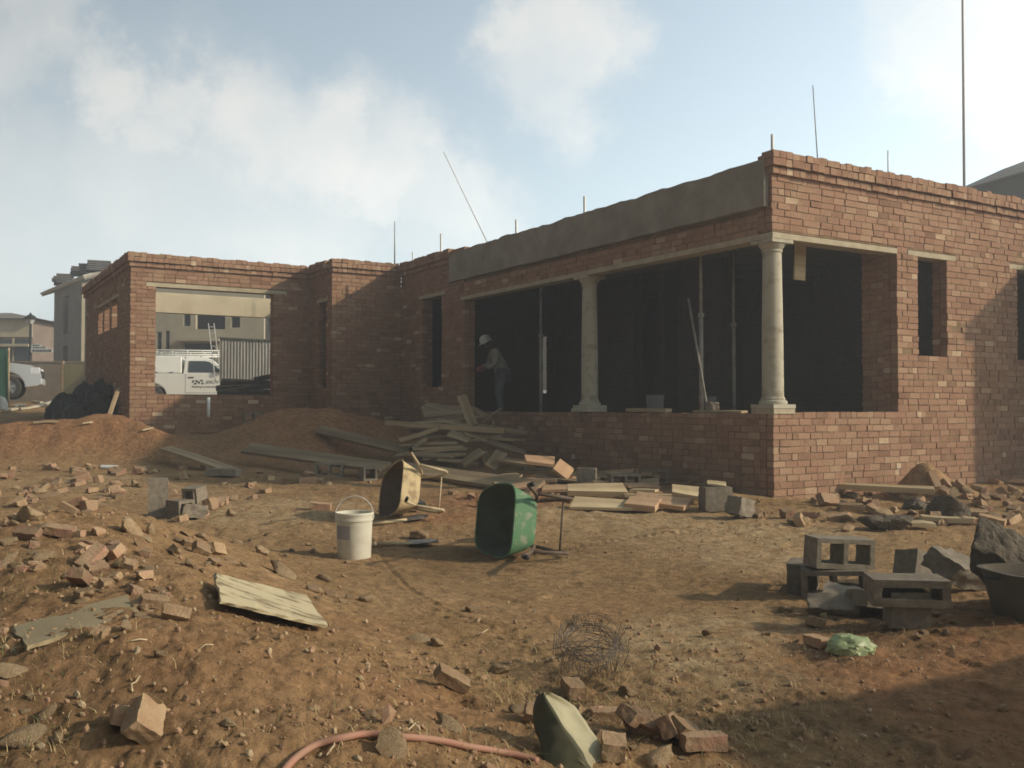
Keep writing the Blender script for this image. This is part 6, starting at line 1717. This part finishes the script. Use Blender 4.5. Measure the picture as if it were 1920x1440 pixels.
def right_house():
    D = 33; s = D / F; Z = lambda py: 1.25 + (765 - py) * s
    c = at(1800, 765, D); e = empty('tiled_roof_house', (c.x, c.y, 1.2), 0, 'house with a grey tiled roof rising behind the parapet at the right', 'house')
    z = lambda py: Z(py) - 1.2
    X = lambda px: (px - 1800) * s
    Mt = mat('grey_tiles', (.21, .20, .19), .9, (.13, .12, .12), 12, .8, 6, .05, stretch=(1, 3, 3))
    b = MB(); b.v = [(X(1790), -.5, z(356)), (X(2010), -.9, z(385)), (X(2300), -1, z(385)), (X(2300), 6, z(258)), (X(1990), 6, z(258)), (X(1920), 2.6, z(297))]
    b.v = [(X(1790), 0, z(358)), (X(1920), 1.2, z(298)), (X(2060), 3, z(240)), (X(2500), 3, z(240)), (X(2500), -1.5, z(324)), (X(1925), -1.5, z(326))]
    b.f = [(0, 5, 1), (1, 5, 4, 3, 2)]; b.mi = [0] * 2; b.t = [0] * 2; o = b.build('roof', Mt, e); md = o.modifiers.new('s', 'SOLIDIFY'); md.thickness = .05
    Mg = mat('dark_gable', (.10, .10, .11), .9, (.08, .08, .09), 2, 0)
    b = MB(); b.quad([(X(1796), .3, z(357)), (X(1925), -1.0, z(320)), (X(2500), -1.0, z(320)), (X(2500), -1.0, -.5), (X(1796), .3, -.5)]); b.quad([(X(2500), -1, -.5), (X(2500), -1, z(320)), (X(2500), 5, z(300)), (X(2500), 5, -.5)]); b.quad([(X(1800), .3, -.5), (X(1800), .3, z(360)), (X(1800), 5, z(360)), (X(1800), 5, -.5)]); b.build('gable_wall', Mg, e)
right_house()
# rear boundary wall, yellowish panel, lamp, signs, green net
def lamp():
    D = 38; s = D / F; c = at(55, 765, D); c.z = H(c.x, c.y)
    e = empty('street_lamp', c, 0, 'black lantern street lamp at the far left between two houses', 'street lamp')
    Z = lambda py: 1.25 + (765 - py) * s - c.z
    MB().tube([(0, 0, 0), (0, 0, .6), (0, 0, Z(607))], .055, 10, r2=.04).build('post', M_TRIM, e, smooth=True)
    MB().lathe([(.10, Z(607)), (.2, Z(598))], 6, cap=True).build('lantern', mat('lantern_glass', (.45, .45, .42), .3, (.4, .4, .38), 3, 0), e)
    MB().lathe([(.30, Z(597.5)), (.16, Z(592)), (.05, Z(589)), (.03, Z(586))], 6).build('lantern_cap', M_TRIM, e)
    sg = MB
    for (x0, x1, y0, y1, lab) in ((55, 76, 645, 650, 0), (55, 88, 649.5, 654, 1), (55, 99, 654, 661, 2)):
        o = MB().box((x0 - 55) * s + .06, (x1 - 55) * s, -.03 - lab * .02, -.01 - lab * .02, Z(y1), Z(y0)).build('sign_blade', mat('sign_white', (.68, .66, .60), .6, (.6, .58, .52), 3, 0), e)
        rr = random.Random(lab); b = MB(); x = (x0 - 55) * s + .14; yy = -.034 - lab * .02; zc, hh = (Z(y1) + Z(y0)) / 2, (Z(y0) - Z(y1)) * .26
        while x < (x1 - 55) * s - .08:
            w = rr.uniform(.025, .05); b.box(x, x + w, yy, yy + .003, zc - hh, zc + hh * rr.uniform(.4, 1)); x += w + rr.uniform(.012, .03)
        b.build('sign_lettering', M_INK, o)
lamp()
def fence_panel():
    c = at(118, 765, 33); c.z = H(c.x, c.y) - .1; s = 33 / F
    e = empty('panel_fence', c, 0, 'olive yellow board fence between the grey house and the garage', 'fence')
    Mo = mat('olive_board', (.27, .24, .14), .9, (.22, .19, .11), 2, .2)
    h = 1.25 + (765 - 682) * s - c.z
    MB().box(0, .9, 0, .05, 0, h).build('panel', Mo, e, bevel=.01)
    MB().box(.91, 2.6, .03, .08, 0, h - .1).build('panel', Mo, e, bevel=.01)
    MB().box(-.1, -.005, -.02, .1, 0, h + .1).build('post', M_WOOD, e, bevel=.01)
fence_panel()
def back_wall():
    c = at(56, 765, 36); c.z = H(c.x, c.y) - .1; s = 36 / F
    e = empty('boundary_wall', c, R(4), 'low dusty brown boundary wall behind the silver pickup', 'wall')
    MB().box(-6, 3.2, 0, .2, 0, 1.25 + (765 - 680) * s - c.z).build('wall_panel', mat('dusty_wall', (.27, .22, .17), .9, (.2, .16, .12), 1.5, .3, 8, .01), e, bevel=.01)
    MB().box(-6.03, 3.23, -.03, .23, 1.25 + (765 - 679.8) * s - c.z, 1.25 + (765 - 677) * s - c.z).build('coping', mat('dusty_wall', (.27, .22, .17)), e)
back_wall()
def net():
    c = at(0, 765, 27.5); c.z = H(c.x, c.y) - .05; s = 27.5 / F
    e = empty('shade_net', c, 0, 'dark green shade net hanging on a post at the left border', 'shade net')
    b = MB(); n = 24; h = 1.25 + (765 - 655) * s - c.z
    for i in range(n + 1):
        u = -1.2 + 1.38 * i / n
        for j in range(7):
            t = j / 6; b.v.append((u + .06 * (1 - t) * (1 if u > 0 else 0) , .05 * math.sin(u * 14) * (1 - .5 * t), t * h + (.02 * math.sin(u * 9) if j == 6 else 0)))
    for i in range(n):
        for j in range(6): q = i * 7 + j; b.f.append((q, q + 7, q + 8, q + 1))
    b.mi = [0] * len(b.f); b.t = [0] * len(b.f)
    o = b.build('net_sheet', mat('green_net', (.035, .10, .07), .9, (.025, .075, .05), 6, .3), e, smooth=True); md = o.modifiers.new('s', 'SOLIDIFY'); md.thickness = .006
    MB().tube([(.2, .06, 0), (.2, .06, h + .05)], .03, 8).build('post', M_WOOD, e, smooth=True)
net()
# white sacks at left border and dark bags by the garage wall
M_WSACK = mat('white_sack', (.62, .61, .56), .8, (.5, .49, .44), 5, .4)
M_DBAG = mat('refuse_bag', (.034, .036, .028), .65, (.022, .022, .018), 5, .3, 12, .01, spec=.4)
q = at(1, 752, 25); crumple('white_sack', (q.x, q.y, H(q.x, q.y) + .12), .16, .2, .28, M_WSACK, 'white sack slumped at the left border under the green net', 'sack', 12, .3)
for i, (px_, py_, d, sx, sz, lab) in enumerate([
    (118, 752, 22.0, .36, .55, 'leftmost black refuse bag of the dark heap by the garage wall'),
    (140, 762, 21.2, .42, .62, 'round black refuse bag in the middle of the heap by the garage wall'),
    (165, 752, 21.5, .50, .85, 'tallest black refuse bag of the heap by the garage wall'),
    (185, 772, 20.2, .42, .70, 'black refuse bag nearest the leaning plank'),
    (150, 785, 19.8, .45, .50, 'low black refuse bag in front of the heap'),
    (192, 745, 20.8, .40, .95, 'black refuse bag pressed against the garage wall'),
    (122, 782, 20.2, .35, .38, 'flat black refuse bag at the front left of the heap')]):
    q = at(px_, py_, d); crumple('refuse_bag', (q.x, q.y, H(q.x, q.y) + .1), sx, sx * .9, sz, M_DBAG, lab, 'refuse bag', 20 + i, .45)['group'] = 'black refuse bags by the garage wall'
# pale strips on the ground at the left
for i, (x0, y0, x1, y1) in enumerate([(38, 770, 66, 766), (66, 766, 100, 756), (5, 773, 32, 770), (28, 764, 45, 762), (62, 756, 78, 758), (90, 772, 104, 773)]):
    plank(up(G(x0, y0), .05), up(G(x1, y1), .06), .10, .05, mat('pale_scrap', (.55, .50, .38), .85, (.38, .33, .24), 6, .2), 'one of the pale timber strips strewn on the ground near the silver pickup', .1, 'timber_strip', 'pale strips near the silver pickup', 'timber strip')
o = MB().box(-.5, .5, -.25, .25, 0, .28, jit=.05).build('scrap_pile', mat('rusty_scrap', (.14, .08, .06), .9, (.10, .06, .045), 5, .6, 15, .02), bevel=.04)
q = G(92, 752); o.location = (q.x, q.y, H(q.x, q.y) - .02); prop(o, 'low rusty brown scrap bundle right of the silver pickup', 'scrap')
for i, (x0, y0, x1, y1, lab) in enumerate([(320, 806, 365, 797, 'thin pale stick on the shaded ground below the garage opening'), (268, 811, 285, 807, 'short pale stick at the garage corner'), (158, 798, 172, 796, 'short pale strip on top of the red soil mound'), (60, 797, 110, 795, 'thin stick on the shaded ground left of the red mound')]):
    plank(up(G(x0, y0), .04), up(G(x1, y1), .04), .05, .03, M_WOODL, lab, 0, 'stick', None, 'stick')
# unseen heap added outside the frame to shade the lower right corner
def add_shade_heap():
    b = MB(); n = 40
    cx, cy = 3.9, 2.9
    for i in range(n + 1):
        for j in range(n + 1):
            x = -1.9 + 3.8 * i / n; y = -1.9 + 3.8 * j / n; r_ = math.hypot(x / 1.0, y / 1.15)
            z = 1.75 * max(0, 1 - r_ / 1.75) ** 1.1 + noise.fractal(Vector((x * 2, y * 2, 7)), .8, 2, 5) * .06 * (1 if r_ < 1.7 else 0) - (.1 if r_ > 1.7 else 0)
            b.v.append((cx + x, cy + y, H(cx + x, cy + y) + z))
    for i in range(n):
        for j in range(n): q = i * (n + 1) + j; b.f.append((q, q + n + 1, q + n + 2, q + 1))
    b.mi = [0] * len(b.f); b.t = [0] * len(b.f)
    o = b.build('shade_caster_heap', mat('shade_heap_soil', (.36, .20, .11), .95, (.26, .14, .08), 4, .8, 15, .02), smooth=True)
    prop(o, 'steep heap of reddish soil added out of view to shade the lower right foreground', 'shade caster')
add_shade_heap()

# grey wall of the next house, seen only through the verandah end opening
def next_house():
    c = at(985, 765, 36); e = empty('neighbour_house', (c.x, c.y, 1.2), 0, 'plain grey house behind, seen through the narrow slot at the verandah end', 'house')
    b = MB(); openings_wall(b, -3, 4.5, -.3, 4.6, [(-2, -.9, 1.2, 2.4), (2.6, 3.8, 1.2, 2.4)], 0, .22); b.build('front_wall', mat('grey_render', (.16, .155, .14), .95, (.12, .115, .105), 2, .2), e)
    MB().box(-3.2, 4.7, -.3, 6, 4.601, 4.75).build('roof_slab', M_GREYW, e)
    MB().box(-2.99, 4.49, .23, 5.5, -.3, 4.55).build('inner_shade_volume', M_DARKW, e)
    MB().box(.4, 1.9, -.04, -.002, .55, .72).build('white_band', M_PIPE, e)
next_house()
# ------------------------------------------------------------------ added haze volume standing in for lens glare
def haze():  # volume stands in for lens glare
    o = MB().box(-140, 140, -30, 140, -1.2, 14).build('glare_haze_volume', [mat('x', (1, 1, 1))])
    m = bpy.data.materials.new('glare_haze'); m.use_nodes = True; n = m.node_tree; n.nodes.clear()
    out = n.nodes.new('ShaderNodeOutputMaterial'); v = n.nodes.new('ShaderNodeVolumePrincipled')
    v.inputs['Color'].default_value = (.92, .93, .95, 1); v.inputs['Density'].default_value = GLARE_DENSITY; v.inputs['Anisotropy'].default_value = .3
    n.links.new(v.outputs[0], out.inputs['Volume']); o.data.materials[0] = m; o['kind'] = 'stuff'
GLARE_DENSITY = .0048
haze()
